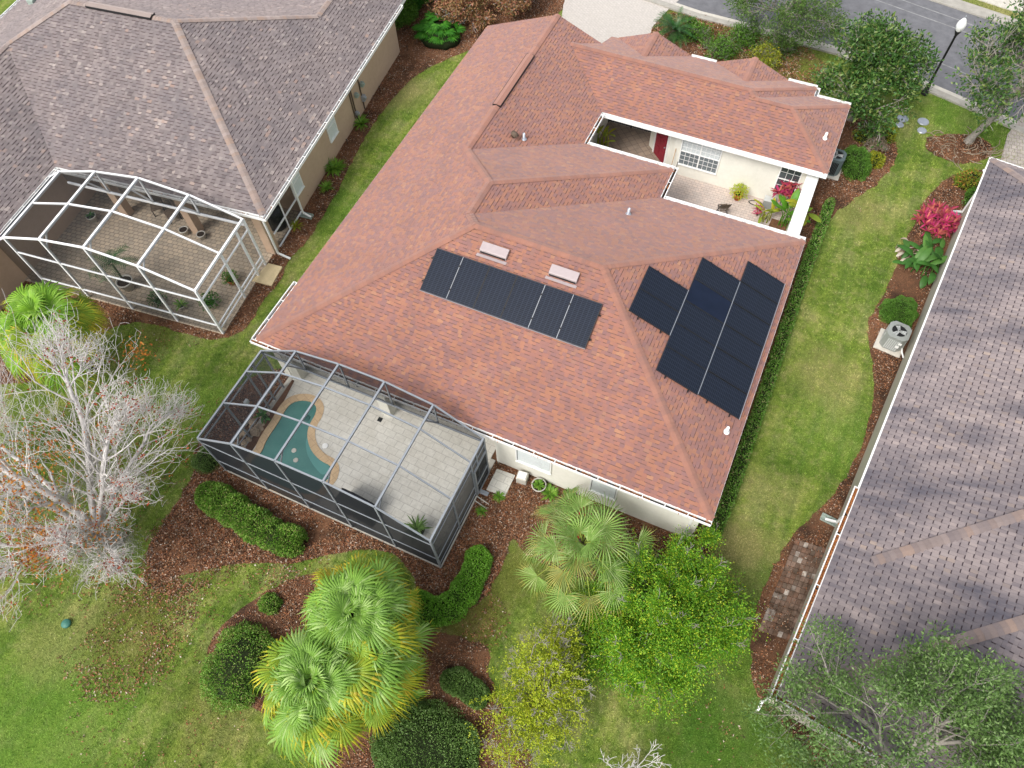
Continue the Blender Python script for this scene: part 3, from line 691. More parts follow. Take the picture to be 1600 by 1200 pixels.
SF([(b_, e_), (a_, e_), (a_/2, e_-a_/2), (b_/2, e_-b_/2)], (b_, e_), 0, -1)
SF([(a_, e_), (a_, f_), (a_-h4, f_+h4), (a_-wv, n_), (a_/2, n_), (a_/2, e_-a_/2)], (a_, e_), -1, 0)
SF([(a_, f_), (c_, f_), (c_-h5, f_+h5), (k_-h5, f_+h5), (k_-h4, f_+h4), (a_-h4, f_+h4)], (a_, f_), 0, 1)
SF([(k_, h_), (k_, gg), (k_-h5, gg-h5), (k_-h4, f_+h4)], (k_, h_), -1, 0)
SF([(c_, f_), (c_, gg), (c_-h5, f_+h5)], (c_, f_), -1, 0)
SF([(k_, gg), (c_, gg), (c_-h5, f_+h5), (k_-h5, f_+h5)], (c_, gg), 0, -1)
BA = (6.33, 9.99); BB = (11.2, 14.6)
def bump(x0, x1): m_ = (x0+x1)/2; r = (x1-x0)/2; return [(x1, h_), (m_, h_-r), (x0, h_)]
SF([(k_, h_)]+bump(*BB)+bump(*BA)+[(a_-wv, h_), (a_-wv, n_), (a_-h4, f_+h4), (k_-h4, f_+h4)], (k_, h_), 0, -1)
for x0, x1 in (BA, BB):
    m_ = (x0+x1)/2; r = (x1-x0)/2
    SF([(x0, h_+.05), (m_, h_+.05), (m_, h_-r), (x0, h_)], (x0, h_), 1, 0)
    SF([(m_, h_+.05), (x1, h_+.05), (x1, h_), (m_, h_-r)], (x1, h_), -1, 0)
roof = mb.build('roof', [M['shingle'], M['shingle_cut_shadow']], house)
mb = MB()
def Z(d): return E+S*d
def RC(p, q, dp, dq, hip=True): ridge_caps(('shingle_cap', roof), (p[0], p[1], Z(dp)), (q[0], q[1], Z(dq)), S, hip)
RC((0.05, .05), (H1, H1), 0, H1); RC((c_-.05, .05), (c_-H1, H1), 0, H1); RC((c_-.05, d_-.05), (c_-H1, H1), 0, H1)
RC((H1, H1), (c_-H1, H1), H1, H1, False); RC((H1, H1), (b_/2, d_-b_/2), H1, b_/2)
RC((b_/2, d_-b_/2), (b_/2, e_-b_/2), b_/2, b_/2, False); RC((b_-.05, e_-.05), (b_/2, e_-b_/2), 0, b_/2)
RC((a_/2, e_-a_/2), (b_/2, e_-b_/2), a_/2, b_/2); RC((a_/2, n_), (a_/2, e_-a_/2), a_/2, a_/2, False)
RC((a_-h4, f_+h4), (k_-h4, f_+h4), h4, h4, False); RC((k_-.05, h_-.05), (k_-h4, f_+h4), 0, h4); RC((k_-h5, f_+h5), (k_-h4, f_+h4), h5, h4)
RC((k_-h5, f_+h5), (c_-h5, f_+h5), h5, h5, False); RC((c_-.05, f_+.05), (c_-h5, f_+h5), 0, h5); RC((c_-.05, gg-.05), (c_-h5, f_+h5), 0, h5)
for x0, x1 in (BA, BB): m_ = (x0+x1)/2; r = (x1-x0)/2; RC((m_, h_+.05), (m_, h_-r), r, r, False)
rv = MB()
z_ = Z(a_/2)
for s_ in (-1, 1): rv.poly([(a_/2, 13.5, z_+.10), (a_/2, 17.1, z_+.10), (a_/2+s_*.17, 17.1, z_+.045), (a_/2+s_*.17, 13.5, z_+.045)], 0)
for s_ in (-1, 1): rv.bar((a_/2+s_*.175, 13.5, z_+.0), (a_/2+s_*.175, 17.1, z_+.0), .03, .09, 1)
rv.bar((a_/2-.17, 13.49, z_+.03), (a_/2+.17, 13.49, z_+.03), .02, .06, 1); rv.bar((a_/2-.17, 17.11, z_+.03), (a_/2+.17, 17.11, z_+.03), .02, .06, 1)
rv.build('ridge_vent', [M['shingle_cap'], M['iron']], roof)
foot = [(0, 0), (c_, 0), (c_, d_), (b_, d_), (b_, e_), (a_, e_), (a_, f_), (c_, f_), (c_, gg), (k_, gg), (k_, h_), (a_-wv, h_), (a_-wv, n_), (0, n_)]
mb = MB(); fascia(mb, foot, E-.005, .15); mb.build('fascia', M['white'], house)
mb = MB(); mb.poly([(x, y, E-.165) for x, y in foot][::-1]); mb.build('soffit', M['soffit'], house)
mb = MB(); o_ = .3
mb.prism([(.3, n_-.25), (.3, .2), (.62, .2), (.62, 3.2), (9.75, 3.2), (9.75, .2), (c_-.3, .2), (c_-.3, d_-.35), (b_-.35, d_-.35), (b_-.35, e_-.4), (a_-.45, e_-.4), (a_-.45, n_-.25)], 0, E-.17)
mb.prism([(9.45, 18.35), (10.95, 17.0), (c_-.3, 17.0), (c_-.3, gg-.3), (k_-.3, gg-.3), (k_-.3, h_-.3), (9.45, h_-.3)], 0, E-.17)
for x0, x1 in (BA, BB):
    m_ = (x0+x1)/2; r = (x1-x0)/2; mb.poly([(x0, h_, E-.01), (x1, h_, E-.01), (m_, h_, E+S*r-.02)])
mb.poly([(0, n_, E-.01), (a_-wv, n_, E-.01), (a_-wv, n_, Z(wv)-.02), (a_/2, n_, Z(a_/2)-.02)]); mb.poly([(a_-wv, n_, E-.01), (a_-wv, h_, E-.01), (a_-wv, n_, Z(wv))])
mb.box((16.85, d_-.35, 0), (c_-.3, 17.0, 2.2))
mb.build('wall', M['cream'], house)
mb = MB(); mb.box((16.80, d_-.2, 2.2), (c_-.25, 17.0-.02, 2.27)); mb.build('parapet_cap', M['white'], house, bevel=.012)
for x0, y0 in ((.62, .22), (4.75, .22)):
    mb = MB(); mb.box((x0+.01, y0, 0), (x0+.46, y0+.42, E-.17)); mb.build('column', M['cream'], house, bevel=.01)
mb = MB(); mb.box((2.2, 3.17, .05), (4.4, 3.2, 2.15)); mb.box((5.6, 3.17, .05), (8.4, 3.2, 2.15)); mb.build('sliding_door', M['glass'], house)
gutter(house, (-.14, 0), (c_+.0, 0), (0, -1), litter=.42); gutter(house, (0, 0), (0, 2.9), (-1, 0), litter=.25)
gutter(house, (a_, f_), (c_, f_), (0, -1), litter=0); gutter(house, (c_-.02, d_), (b_+.14, d_), (0, 1), litter=0)
gutter(house, (b_, e_+.14), (b_, d_), (1, 0), litter=.15); gutter(house, (b_+.0, e_), (a_+.14, e_), (0, 1), litter=0); gutter(house, (a_, e_), (a_, f_), (1, 0), litter=.4)
gutter(house, (c_, gg), (k_+.14, gg), (0, 1), litter=0); gutter(house, (k_, h_), (k_, gg), (1, 0), litter=0); gutter(house, (k_, h_), (BB[1], h_), (0, 1), litter=0); gutter(house, (BB[0], h_), (BA[1], h_), (0, 1), litter=0)
downspout(house, c_-.55, -.08, (0, -1), foot=.3); downspout(house, b_+.08, e_+.2, (1, 0), foot=.1)
window(house, (11.26, .2), (1, 0), 1.28, 1.05, (1, 1), .95, (0, -1), blind=1.)
window(house, (13.9, .2), (1, 0), .9, 1.05, (1, 1), .95, (0, -1), blind=1.)
window(house, (12.15, 17.0), (1, 0), 1.75, 1.5, (2, 2), .75, (0, -1), glass='shade', blind=.52, grid=(8, 6))
window(house, (16.15, 17.0), (1, 0), .85, 1.5, (1, 2), .75, (0, -1), grid=(3, 4))
# crimson entry door on the angled wall
dn = Vector((-(18.35-17.0), -(10.95-9.45), 0)).normalized(); du = Vector((-dn.y, dn.x, 0))
dc = Vector((10.2, 17.675, 0))
dr = MB(); dr.bar(dc+dn*.02+Vector((0, 0, .05)), dc+dn*.02+Vector((0, 0, 2.1)), .95, .05, up=dn)
for zz in (.45, 1.05, 1.65):
    for s_ in (-.22, .22): dr.bar(dc+du*s_+dn*.05+Vector((0, 0, zz-.2)), dc+du*s_+dn*.05+Vector((0, 0, zz+.22)), .3, .015, up=dn)
door = dr.build('door', M['door_red'], house)
fr = MB()
for s_ in (-.53, .53): fr.bar(dc+du*s_+dn*.03, dc+du*s_+dn*.03+Vector((0, 0, 2.16)), .1, .08, up=dn)
fr.bar(dc-du*.58+dn*.03+Vector((0, 0, 2.15)), dc+du*.58+dn*.03+Vector((0, 0, 2.15)), .08, .1); fr.build('frame', M['white'], door)
hd = MB(); hd.tube([dc+du*.38+dn*.06+Vector((0, 0, 1.05)), dc+du*.38+dn*.12+Vector((0, 0, 1.05))], .03, 8); hd.build('handle', M['steel'], door)
# plumbing stacks, goose-neck vent and box vents belong to the roof
def on_south(x, y): return Z(y)
def stack(x, y, z, mat='steel', r=.05, h=.3):
    mb = MB(); mb.lathe([(r*2.4, 0), (r*2.2, .03), (r*1.15, .06), (r*1.1, h), (r*.8, h), (r*.8, h-.06), (0, h-.06)], 12, (x, y, z)); mb.build('vent_pipe', M[mat], roof, True)
stack(5.35, 12.75, Z(a_-5.35)+.0); stack(10.85, 10.45, Z(d_-10.45)); stack(16.95, 18.35, Z(c_-16.95), 'white'); stack(17.05, 3.15, Z(c_-17.05), 'white')
mb = MB(); zz = Z(a_-4.95); mb.tube([(4.95, 12.55, zz-.05), (4.95, 12.55, zz+.16), (4.98, 12.5, zz+.24), (5.08, 12.45, zz+.24), (5.14, 12.42, zz+.15)], [.10, .10, .11, .12, .12], 10); mb.build('goose_neck_vent', M['bark'], roof, True)
def hit_roof_south(px, py, h=.1):
    r = ray(px, py); nn = np.array([0, -S, 1.]); t = (E+h-nn@CC)/(nn@r); p = CC+t*r; return p
for px_, py_ in ((773, 389), (882, 425)):
    cx, cy, _q = hit_roof_south(px_, py_, .15)
    mb = MB(); mb2 = MB(); z0 = Z(cy)
    X0, X1 = cx-.52, cx+.52
    pr = [(-.19, .02), (-.18, .15), (-.15, .165), (.13, .15), (.17, .09)]
    vs = [(X0, cy+y, z0+S*y+z) for y, z in pr]+[(X1, cy+y, z0+S*y+z) for y, z in pr]
    mb.add(vs, [(i, i+1, 6+i, 5+i) for i in range(4)]); mb.poly(vs[:5]); mb.poly(vs[5:][::-1]); 
    mb.bar((X0-.08, cy-.28, z0+S*-.28+.025), (X1+.05, cy-.28, z0+S*-.28+.025), .12, .01)
    mb2.bar((X0+.02, cy-.193, z0-S*.193+.06), (X1-.02, cy-.193, z0-S*.193+.06), .01, .08)
    v = mb.build('roof_vent', M['vent_white'], roof); mb2.build('louvre', M['iron'], v)

# ------------------------------------------------------------------ solar panels
def panel(cx, cy, nx, ny, wa, wd_, label, group, blue=False):
    """centre in plan; (nx,ny) up-slope; wa = size along the eave, wd_ = size up the slope"""
    dist = {(0, 1): cy, (-1, 0): c_-cx}[(nx, ny)]
    t = thing('solar_panel', label, 'solar panel', (cx, cy, Z(dist)+.13*1), 0, group)
    u = Vector((-ny, nx, 0)); u = Vector((abs(u.x), abs(u.y), 0)); up = Vector((nx, ny, S)).normalized(); nr = u.cross(up); nr = nr if nr.z > 0 else -nr
    R = Matrix((u, up, nr)).transposed().to_4x4()
    t.matrix_world = Matrix.Translation((cx, cy, Z(dist)+.12)) @ R
    f = MB(); a, b = wa/2, wd_/2; w_ = .02
    f.box((-a, -b, -.035), (a, -b+w_, .004)); f.box((-a, b-w_, -.035), (a, b, .004)); f.box((-a, -b+w_, -.035), (-a+w_, b-w_, .004)); f.box((a-w_, -b+w_, -.035), (a, b-w_, .004))
    f.build('frame', M['frame_black'], t)
    p = MB(); p.box((-a+w_, -b+w_, -.02), (a-w_, b-w_, -.001)); p.build('glass', M['cells_blue'] if blue else M['cells'], t)
    for s_ in (-1, 1):
        for r_ in (-1, 1): c = MB(); c.box((s_*a-.02, r_*b*.55-.03, -.0), (s_*a+.02, r_*b*.55+.03, .012)); c.build('clamp', M['iron'], t)
    return t
ordn = ['leftmost', 'second from the left', 'third from the left', 'fourth from the left', 'fifth from the left', 'rightmost']
x0, pw, ph = 5.345, 1.064, 1.655; yc = (5.068+3.535)/2
for i in range(6):
    panel(x0+pw*(i+.5), yc, 0, 1, pw-.014, ph, f'solar panel in the separate row of six, {ordn[i]}', 'solar panels in the row of six')
rl = thing('mounting_rails', 'thin metal rails under the row of six solar panels on the rear slope', 'mounting rail')
mb = MB()
for dy in (-.42, .42): mb.bar((x0-.08, yc+dy, Z(yc+dy)+.06), (x0+pw*6+.08, yc+dy, Z(yc+dy)+.06), .04, .05)
mb.build('rail', M['frame_black'], rl); mb = MB(); yb = yc-ph/2/math.sqrt(1+S*S)-.01; mb.bar((x0, yb, Z(yb)+.10), (x0+pw*6, yb, Z(yb)+.10), .012, .03); mb.build('edge_trim', M['steel'], rl)
for i_ in (1, 4, 5):
    mb = MB(); xg = x0+pw*i_; mb.bar((xg, yc-ph/2*.92, Z(yc-ph/2*.92)+.112), (xg, yc+ph/2*.92, Z(yc+ph/2*.92)+.112), .014, .02); mb.build('gap_trim', M['steel'], rl)
# east slope: columns climb from the eave; local v = y, slope coordinate = c_-x
def hit_roof_east(px, py):
    r = ray(px, py); nn = np.array([S, 0, 1.]); t = (E+.12+S*c_-nn@CC)/(nn@r); p = CC+t*r; return p
c3 = [hit_roof_east(1169, 407), hit_roof_east(1226, 443), hit_roof_east(1155, 656), hit_roof_east(1091, 616)]
xR = (c3[1][0]+c3[2][0])/2; xL = (c3[0][0]+c3[3][0])/2; yT = (c3[0][1]+c3[1][1])/2; yB = (c3[2][1]+c3[3][1])/2
wx = xR-xL; wy = (yT-yB)/6
ords = ['top', 'second from the top', 'third from the top', 'fourth from the top', 'fifth from the top', 'bottom']
for i in range(6):
    panel((xL+xR)/2, yT-wy*(i+.5), -1, 0, wy-.028, wx*math.sqrt(1+S*S)-.014, f'{ords[i]} solar panel in the column of six along the side eave', 'solar panels on the side slope')
# middle column: five, offset up by about 0.75 panel; inner column: two
q0 = hit_roof_east(1097, 401)[1]; q1 = hit_roof_east(1024, 577)[1]; wy2 = (q0-q1)/5
x2 = xL-wx/2-.01
for i in range(5):
    panel(x2, q0-wy2*(i+.5), -1, 0, wy2-.014, wx*math.sqrt(1+S*S)-.014, (f'{["top", "second from the top", "third from the top", "fourth from the top", "bottom"][i]} solar panel in the side array middle column of five' if i != 1 else 'bluer solar panel, second from the top in the side array middle column'), 'solar panels on the side slope', i == 1)
q0b = hit_roof_east(1013, 414)[1]; q1b = hit_roof_east(981, 484)[1]; wy3 = (q0b-q1b)/2
for i in range(2):
    panel(x2-wx-.01, q0b-wy3*(i+.5), -1, 0, wy3-.014, wx*math.sqrt(1+S*S)-.014, f'black solar panel in the short two-panel column nearest the hip, {["upper", "lower"][i]} one', 'solar panels on the side slope')
rl = thing('mounting_rails', 'pale metal rails between and beside the solar panels on the side slope', 'mounting rail')
mb = MB()
for xx, ya, yb in ((xL-.005, yB, q0-.05), (xR+.012, yB, yT), (xL-wx-.015, q1b, q0b)): mb.bar((xx, ya, Z(c_-xx)+.125), (xx, yb, Z(c_-xx)+.125), .018, .03)
mb.build('edge_trim', M['steel'], rl)
mb = MB()
for xx, ya, yb in ((xR-.35, yB-.08, yT+.05), (xL+.35, yB-.08, yT+.05), (xL-.35, q1-.08, q0+.05), (xL-wx+.35, q1-.08, q0+.05), (xL-wx-.35, q1b-.08, q0b+.05), (xL-2*wx+.35, q1b-.08, q0b+.05)):
    mb.bar((xx, ya, Z(c_-xx)+.06), (xx, yb, Z(c_-xx)+.06), .04, .05)
mb.build('rail', M['frame_black'], rl)

# ================================================================== screened enclosures
def cage(t, frames, yf, yr, purl, metal, scr, bw, rails, eave_y, ground=.06, left=True, right=True, rightposts=(), kneez=2.5, struts=True):
    def beam(a, b, w_=bw, h_=bw*1.3, name='beam'):
        mb = MB(); mb.bar(a, b, w_, h_); mb.build(name, M[metal], t)
    def post(x, y, z1, w_=bw):
        mb = MB(); mb.bar((x, y, ground), (x, y, z1), w_, w_, up=(0, 1, 0)); mb.build('post', M[metal], t)
    def scrn(pts): mb = MB(); mb.poly(pts); mb.build('screen', M['screen_wall' if scr == 'screen' and (len({p[1] for p in pts}) == 1 or len({p[0] for p in pts}) == 1) else scr], t)
    n = len(frames); inset = .0
    for i, (x, z) in enumerate(frames):
        beam((x, yf, z), (x, yr, z)); post(x, yf, z-.02)
        if i < n-1:
            x2, z2 = frames[i+1]
            for y in [yf]+list(purl)+[yr]: beam((x+.02, y, z+(.0)), (x2-.02, y, z2), bw*.8, bw*.8, 'purlin')
            ys = [yf]+list(purl)+[yr]
            for j in range(len(ys)-1): scrn([(x, ys[j], z+.012), (x2, ys[j], z2+.012), (x2, ys[j+1], z2+.012), (x, ys[j+1], z+.012)])
            zr = [ground]+list(rails)
            for r_ in rails: beam((x, yf-.0, r_), (x2, yf-.0, r_), bw*.7, bw*.7, 'rail')
            for j in range(len(zr)-1): scrn([(x, yf, zr[j]), (x2, yf, zr[j]), (x2, yf, zr[j+1]), (x, yf, zr[j+1])])
            scrn([(x, yf, rails[-1]), (x2, yf, rails[-1]), (x2, yf, z2), (x, yf, z)])
            scrn([(x, yr, kneez), (x2, yr, kneez), (x2, yr, z2), (x, yr, z)])
            beam((x, yr+.0, kneez), (x2, yr+.0, kneez), bw*.9, bw*1.1, 'rail')
        if struts and 0 < i < n-1:
            beam((x, yr, kneez+.05), (x, yr-.62, z-.03), bw*.7, bw*.7, 'brace'); beam((x, yr, kneez), (x, yr, z), bw*.7, bw*.7, 'brace')
            beam((x, yf, z-.55), (x, yf+.42, z-.03), bw*.6, bw*.6, 'brace')
    for (x, z), on in ((frames[0], left), (frames[-1], right)):
        if not on: continue
        ys = [yf]+list(rightposts)+[yr]
        post(x, yr, z)
        for y in rightposts: post(x, y, z-.02)
        for r_ in rails: beam((x, yf, r_), (x, yr, r_), bw*.7, bw*.7, 'rail')
        beam((x, yf, .36), (x, yr, .36), bw*.6, bw*.6, 'rail')
        for j in range(len(ys)-1): scrn([(x, ys[j], ground), (x, ys[j+1], ground), (x, ys[j+1], z), (x, ys[j], z)])
enc = thing('pool_enclosure', 'large grey framed screen enclosure over the swimming pool behind the middle house', 'pool enclosure')
FR = [(.53, 2.78), (2.43, 3.92), (4.27, 4.24), (6.07, 4.28), (7.87, 3.98), (9.64, 2.90)]
cage(enc, FR, -4.24, -.33, (-2.72, -1.30), 'grey_metal', 'screen', .065, (.95, 2.45), 0, rightposts=(-2.72, -1.35, -.95), kneez=2.62)
mb = MB(); mb.bar((9.70, -1.30, .15), (9.70, -1.30, 2.1), .07, .05, up=(1, 0, 0)); mb.bar((9.70, -.40, .15), (9.70, -.40, 2.1), .07, .05, up=(1, 0, 0))
for zz in (.18, .95, 2.08): mb.bar((9.70, -1.27, zz), (9.70, -.43, zz), .05, .09)
sdoor = mb.build('screen_door', M['grey_metal'], enc); mb = MB(); mb.poly([(9.705, -1.27, .2), (9.705, -.43, .2), (9.705, -.43, 2.05), (9.705, -1.27, 2.05)]); mb.build('screen', M['screen'], sdoor)
mb = MB(); mb.box((.46, -4.285, 0), (9.69, -4.10, .07)); mb.box((9.5, -4.10, 0), (9.69, .19, .07)); mb.box((.46, -4.10, 0), (.66, .19, .07)); 
tag(mb.build('deck_kerb', M['kerb']), kind='structure')

# left neighbour's cage is built in that house's own axes
LY = math.radians(6.52); LO = g(412, 338, E)
left = thing('grey_roof_house', 'tan stucco house at the left with a weathered grey shingle roof', 'house', (LO[0], LO[1], 0), LY)
lc, ls_ = math.cos(LY), math.sin(LY)
def lw(x, y, z=0): return (LO[0]+lc*x-ls_*y, LO[1]+ls_*x+lc*y, z)
def ll(px, py, z=0): p = g(px, py, z); dx, dy = p[0]-LO[0], p[1]-LO[1]; return (lc*dx+ls_*dy, -ls_*dx+lc*dy, z)
SL = .415
mb = MB()
def SG(poly, o, nx, ny): shingle_face(mb, poly, o, nx, ny, SL, .15, (.12, .24), .018, 0, .020)
WB = -10.3; hd_ = 7.1; gw = 2.7
# block A: x -22..0, y 0..14.2 ; garage wing x -5.4..0 to y 27 ; west wing x -22..-10.3 reaching south to -9
SG([(0, 0), (0, 27), (-gw, 24.3), (-gw, 14.2-gw), (-hd_, hd_)], (0, 0), -1, 0)
SG([(0, 0), (-hd_, hd_), (-12.6, hd_), (-15., 4.7), (WB, 0)], (0, 0), 0, 1)
SG([(-hd_, hd_), (-gw, 14.2-gw), (-2*gw, 14.2), (-19.7, 14.2), (-12.6, hd_)], (0, 14.2), 0, -1)
SG([(-2*gw, 14.2), (-gw, 14.2-gw), (-gw, 24.3), (-2*gw, 27)], (-2*gw, 14.2), 1, 0)
SG([(WB, 0), (-15., 4.7), (-15., -8), (WB, -8)], (WB, 0), -1, 0)
shingle_face(mb, [(-12.6, hd_), (-19.7, 14.2), (-19.7, -8), (-15., -8), (-15., 4.7)], (-19.7, 0), 1, 0, SL, .15, (.12, .24), .018, 0, .020)
lroof = mb.build('roof', [M['grey'], M['grey_cut_shadow']], left)
mb = MB(); Zl = lambda d: E+SL*d
def RL(p, q, dp, dq, hip=True): ridge_caps(('grey_cap', lroof), (p[0], p[1], Zl(dp)), (q[0], q[1], Zl(dq)), SL, hip, .16, .15, .035)
RL((-.05, .05), (-hd_, hd_), 0, hd_); RL((-hd_, hd_), (-12.6, hd_), hd_, hd_, False); RL((-hd_, hd_), (-gw, 14.2-gw), hd_, gw); RL((-gw, 14.2-gw), (-gw, 24.3), gw, gw, False)
RL((-15., 4.7), (-12.6, hd_), 4.7, hd_); RL((-15., -8), (-15., 4.7), 4.7, 4.7, False); 
rv = MB(); zz = Zl(hd_)
rv.poly([(-11.6, hd_, zz+.13), (-8.2, hd_, zz+.13), (-8.2, hd_-.18, zz+.05), (-11.6, hd_-.18, zz+.05)], 0); rv.poly([(-11.6, hd_, zz+.13), (-11.6, hd_+.18, zz+.05), (-8.2, hd_+.18, zz+.05), (-8.2, hd_, zz+.13)], 0)
rv.bar((-11.6, hd_-.185, zz+.01), (-8.2, hd_-.185, zz+.01), .03, .09, 1); rv.bar((-8.19, hd_-.18, zz+.04), (-8.19, hd_+.18, zz+.04), .02, .08, 1)
rv.build('ridge_vent', [M['grey_cap'], M['iron']], lroof)
mb = MB(); p = ll(55, 8, 3.6); mb.box((p[0]-.2, p[1]-.2, Zl(19.7+p[0])-.05), (p[0]+.2, p[1]+.2, Zl(19.7+p[0])+.22)); mb.build('roof_vent', M['splash'], lroof, bevel=.03)
lfoot = [(0, 0), (0, 27), (-5.4, 27), (-5.4, 14.2), (-19.7, 14.2), (-19.7, -8), (WB, -8), (WB, 0)]
mb = MB(); fascia(mb, lfoot, E-.005); mb.build('fascia', M['white'], left)
mb = MB(); mb.poly([(x, y, E-.165) for x, y in lfoot]); mb.build('soffit', M['soffit'], left)
mb = MB(); 
mb.prism([(-.45, 2.75), (-.45, 14.9), (-5, 14.9), (-5, 13.8), (-19.3, 13.8), (-19.3, -7.6), (-10.62, -7.6), (-10.62, 2.9), (-3.2, 2.9), (-3.2, 2.75)], 0, E-.17)
mb.box((-.87, .12, 0), (-.45, .54, E-.17))
mb.build('wall', M['tan'], left)
for x0 in (-8.5, -4.72):
    mb = MB(); mb.box((x0, .15, 0), (x0+.40, .55, E-.17)); mb.build('column', M['tan'], left, bevel=.01)
gutter(left, (0, -.14), (0, 15), (1, 0), litter=.1); gutter(left, (.0, 0), (WB, 0), (0, -1), litter=.1); gutter(left, (WB, 0), (WB, -8), (1, 0), litter=.2); gutter(left, (-19.7, -8), (-19.7, 14.2), (-1, 0), litter=0)
downspout(left, .07, 2.58, (1, 0), foot=.35); downspout(left, .07, .06, (1, 0), foot=.55)
window(left, (-.45, 6.9), (0, 1), .74, 1.3, (1, 2), 1.0, (1, 0), glass='blind'); window(left, (-.45, 3.12), (0, 1), .74, 1.3, (1, 2), 1.0, (1, 0), glass='blind')
window(left, (-7.2, 2.9), (1, 0), 1.5, 1.3, (2, 2), .9, (0, -1), glass='glass'); 
mb = MB(); mb.box((-6.2, 2.86, .05), (-4.1, 2.9, 2.2)); mb.build('sliding_door', M['glass'], left)
mb = MB()
for y, z0, z1 in ((9.22, .2, 2.4), (10.1, .1, 2.5), (9.05, .3, 1.9)): mb.bar((-.42, y, z0), (-.42, y, z1), .05, .05)
mb.build('conduit', M['bark'], left)
for y, z, r in ((10.27, 1.45, .13), (10.12, .75, .16), (9.55, 1.35, .12), (9.2, .55, .10)):
    mb = MB(); mb.box((-.43, y-r*.7, z-r), (-.27, y+r*.7, z+r)); mb.tube([(-.27, y, z+.03), (-.2, y, z+.03)], r*.55, 12); mb.build('utility_box', M['steel'] if z < 1 else M['splash'], left, bevel=.015)
lenc = thing('screen_porch', 'white framed screen porch joined to the tan house at the left', 'screen porch', (LO[0], LO[1], 0), LY)
FL = [(-9.35, 3.25), (-7.22, 3.81), (-5.01, 4.05), (-2.78, 3.72), (-.6, 2.97)]
cage(lenc, FL, -4.39, -.55, (-2.45,), 'white_metal', 'screen_l', .085, (.62, 2.35), 0, rightposts=(-2.45, -1.2), kneez=2.62, left=False, struts=True)
mb = MB(); mb.bar((-10.25, -4.39, 2.7), (-9.35, -4.39, 3.25), .085, .085); mb.bar((-10.25, -.55, 2.7), (-9.35, -.55, 3.25), .085, .085); mb.build('beam', M['white_metal'], lenc)
mb = MB(); mb.poly([(-10.25, -4.39, 2.7), (-9.35, -4.39, 3.25), (-9.35, -.55, 3.25), (-10.25, -.55, 2.7)]); mb.poly([(-10.25, -4.39, .06), (-9.35, -4.39, .06), (-9.35, -4.39, 3.25), (-10.25, -4.39, 2.7)]); mb.build('screen', M['screen_l'], lenc)
mb = MB(); mb.bar((-.42, .54, .95), (-.42, 2.75, .95), .06, .06); mb.bar((-.42, .54, .12), (-.42, 2.75, .12), .06, .06); mb.bar((-.42, 1.6, .1), (-.42, 1.6, E-.2), .05, .05); mb.build('side_rail', M['white_metal'], lenc)
mb = MB(); mb.poly([(-.44, .54, .1), (-.44, 2.75, .1), (-.44, 2.75, E-.2), (-.44, .54, E-.2)]); mb.build('side_screen', M['screen_l'], lenc)

# ================================================================== right neighbour
RY = math.radians(-6.75); RO = g(1215, 1085, E)
right = thing('mauve_roof_house', 'pale sage stucco house with a stained mauve-grey shingle roof, at the right edge', 'house', (RO[0], RO[1], 0), RY)
rc, rs = math.cos(RY), math.sin(RY)
def rw(x, y, z=0): return (RO[0]+rc*x-rs*y, RO[1]+rs*x+rc*y, z)
mb = MB(); RL_, RW_ = 24.45, 17.
def SM(poly, o, nx, ny): shingle_face(mb, poly, o, nx, ny, S, .205, (.12, .12), .022, 0, .024, .118)
hr = RW_/2
SM([(0, 0), (hr, hr), (hr, RL_-hr), (0, RL_)], (0, 0), 1, 0); SM([(0, 0), (RW_, 0), (hr, hr)], (0, 0), 0, 1); SM([(0, RL_), (hr, RL_-hr), (RW_, RL_)], (0, RL_), 0, -1)
SM([(RW_, 0), (RW_, RL_), (hr, RL_-hr), (hr, hr)], (RW_, 0), -1, 0)
rroof = mb.build('roof', [M['mauve'], M['mauve_cut_shadow']], right)
mb = MB()
def RR(p, q, dp, dq, hip=True, lift=.04): ridge_caps(('mauve_cap', rroof), (p[0], p[1], Z(dp)), (q[0], q[1], Z(dq)), S, hip, .17, .17, lift)
RR((.05, .05), (hr, hr), 0, hr); RR((hr, hr), (hr, RL_-hr), hr, hr, False); RR((.05, RL_-.05), (hr, RL_-hr), 0, hr)
RR((1.0, 4.85), (7.6, 11.4), 1.0, 7.6, True, .07)
rfoot = [(0, 0), (RW_, 0), (RW_, RL_), (0, RL_)]
mb = MB(); fascia(mb, rfoot, E-.005); mb.build('fascia', M['white'], right); mb = MB(); mb.poly([(x, y, E-.165) for x, y in rfoot][::-1]); mb.build('soffit', M['soffit'], right)
mb = MB(); mb.prism([(.25, .3), (RW_-.3, .3), (RW_-.3, RL_-.3), (.25, RL_-.3)], 0, E-.17); mb.build('wall', M['sage'], right)
def rl_(px, py, z=0):
    p = g(px, py, z); dx, dy = p[0]-RO[0], p[1]-RO[1]; return (rc*dx+rs*dy, -rs*dx+rc*dy)
yg = rl_(1341, 762, E)[1]
gutter(right, (0, -.14), (0, yg), (-1, 0), litter=.95, rod=1.7); gutter(right, (0, 0), (5, 0), (0, -1), litter=.95, rod=1.2)
mb = MB(); mb.bar((-.03, yg, E+.006), (-.03, RL_, E+.006), .06, .02); mb.bar((0, RL_+.03, E+.006), (6, RL_+.03, E+.006), .06, .02); mb.build('drip_edge', M['white'], right)
downspout(right, .15, -.07, (0, -1), foot=.3); downspout(right, -.07, rl_(1308, 822)[1], (-1, 0), foot=.35); downspout(right, -.07, rl_(1500, 338)[1], (-1, 0), foot=.5)
window(right, (.9, .3), (1, 0), .5, .4, (1, 1), 1.6, (0, -1), glass='blind')

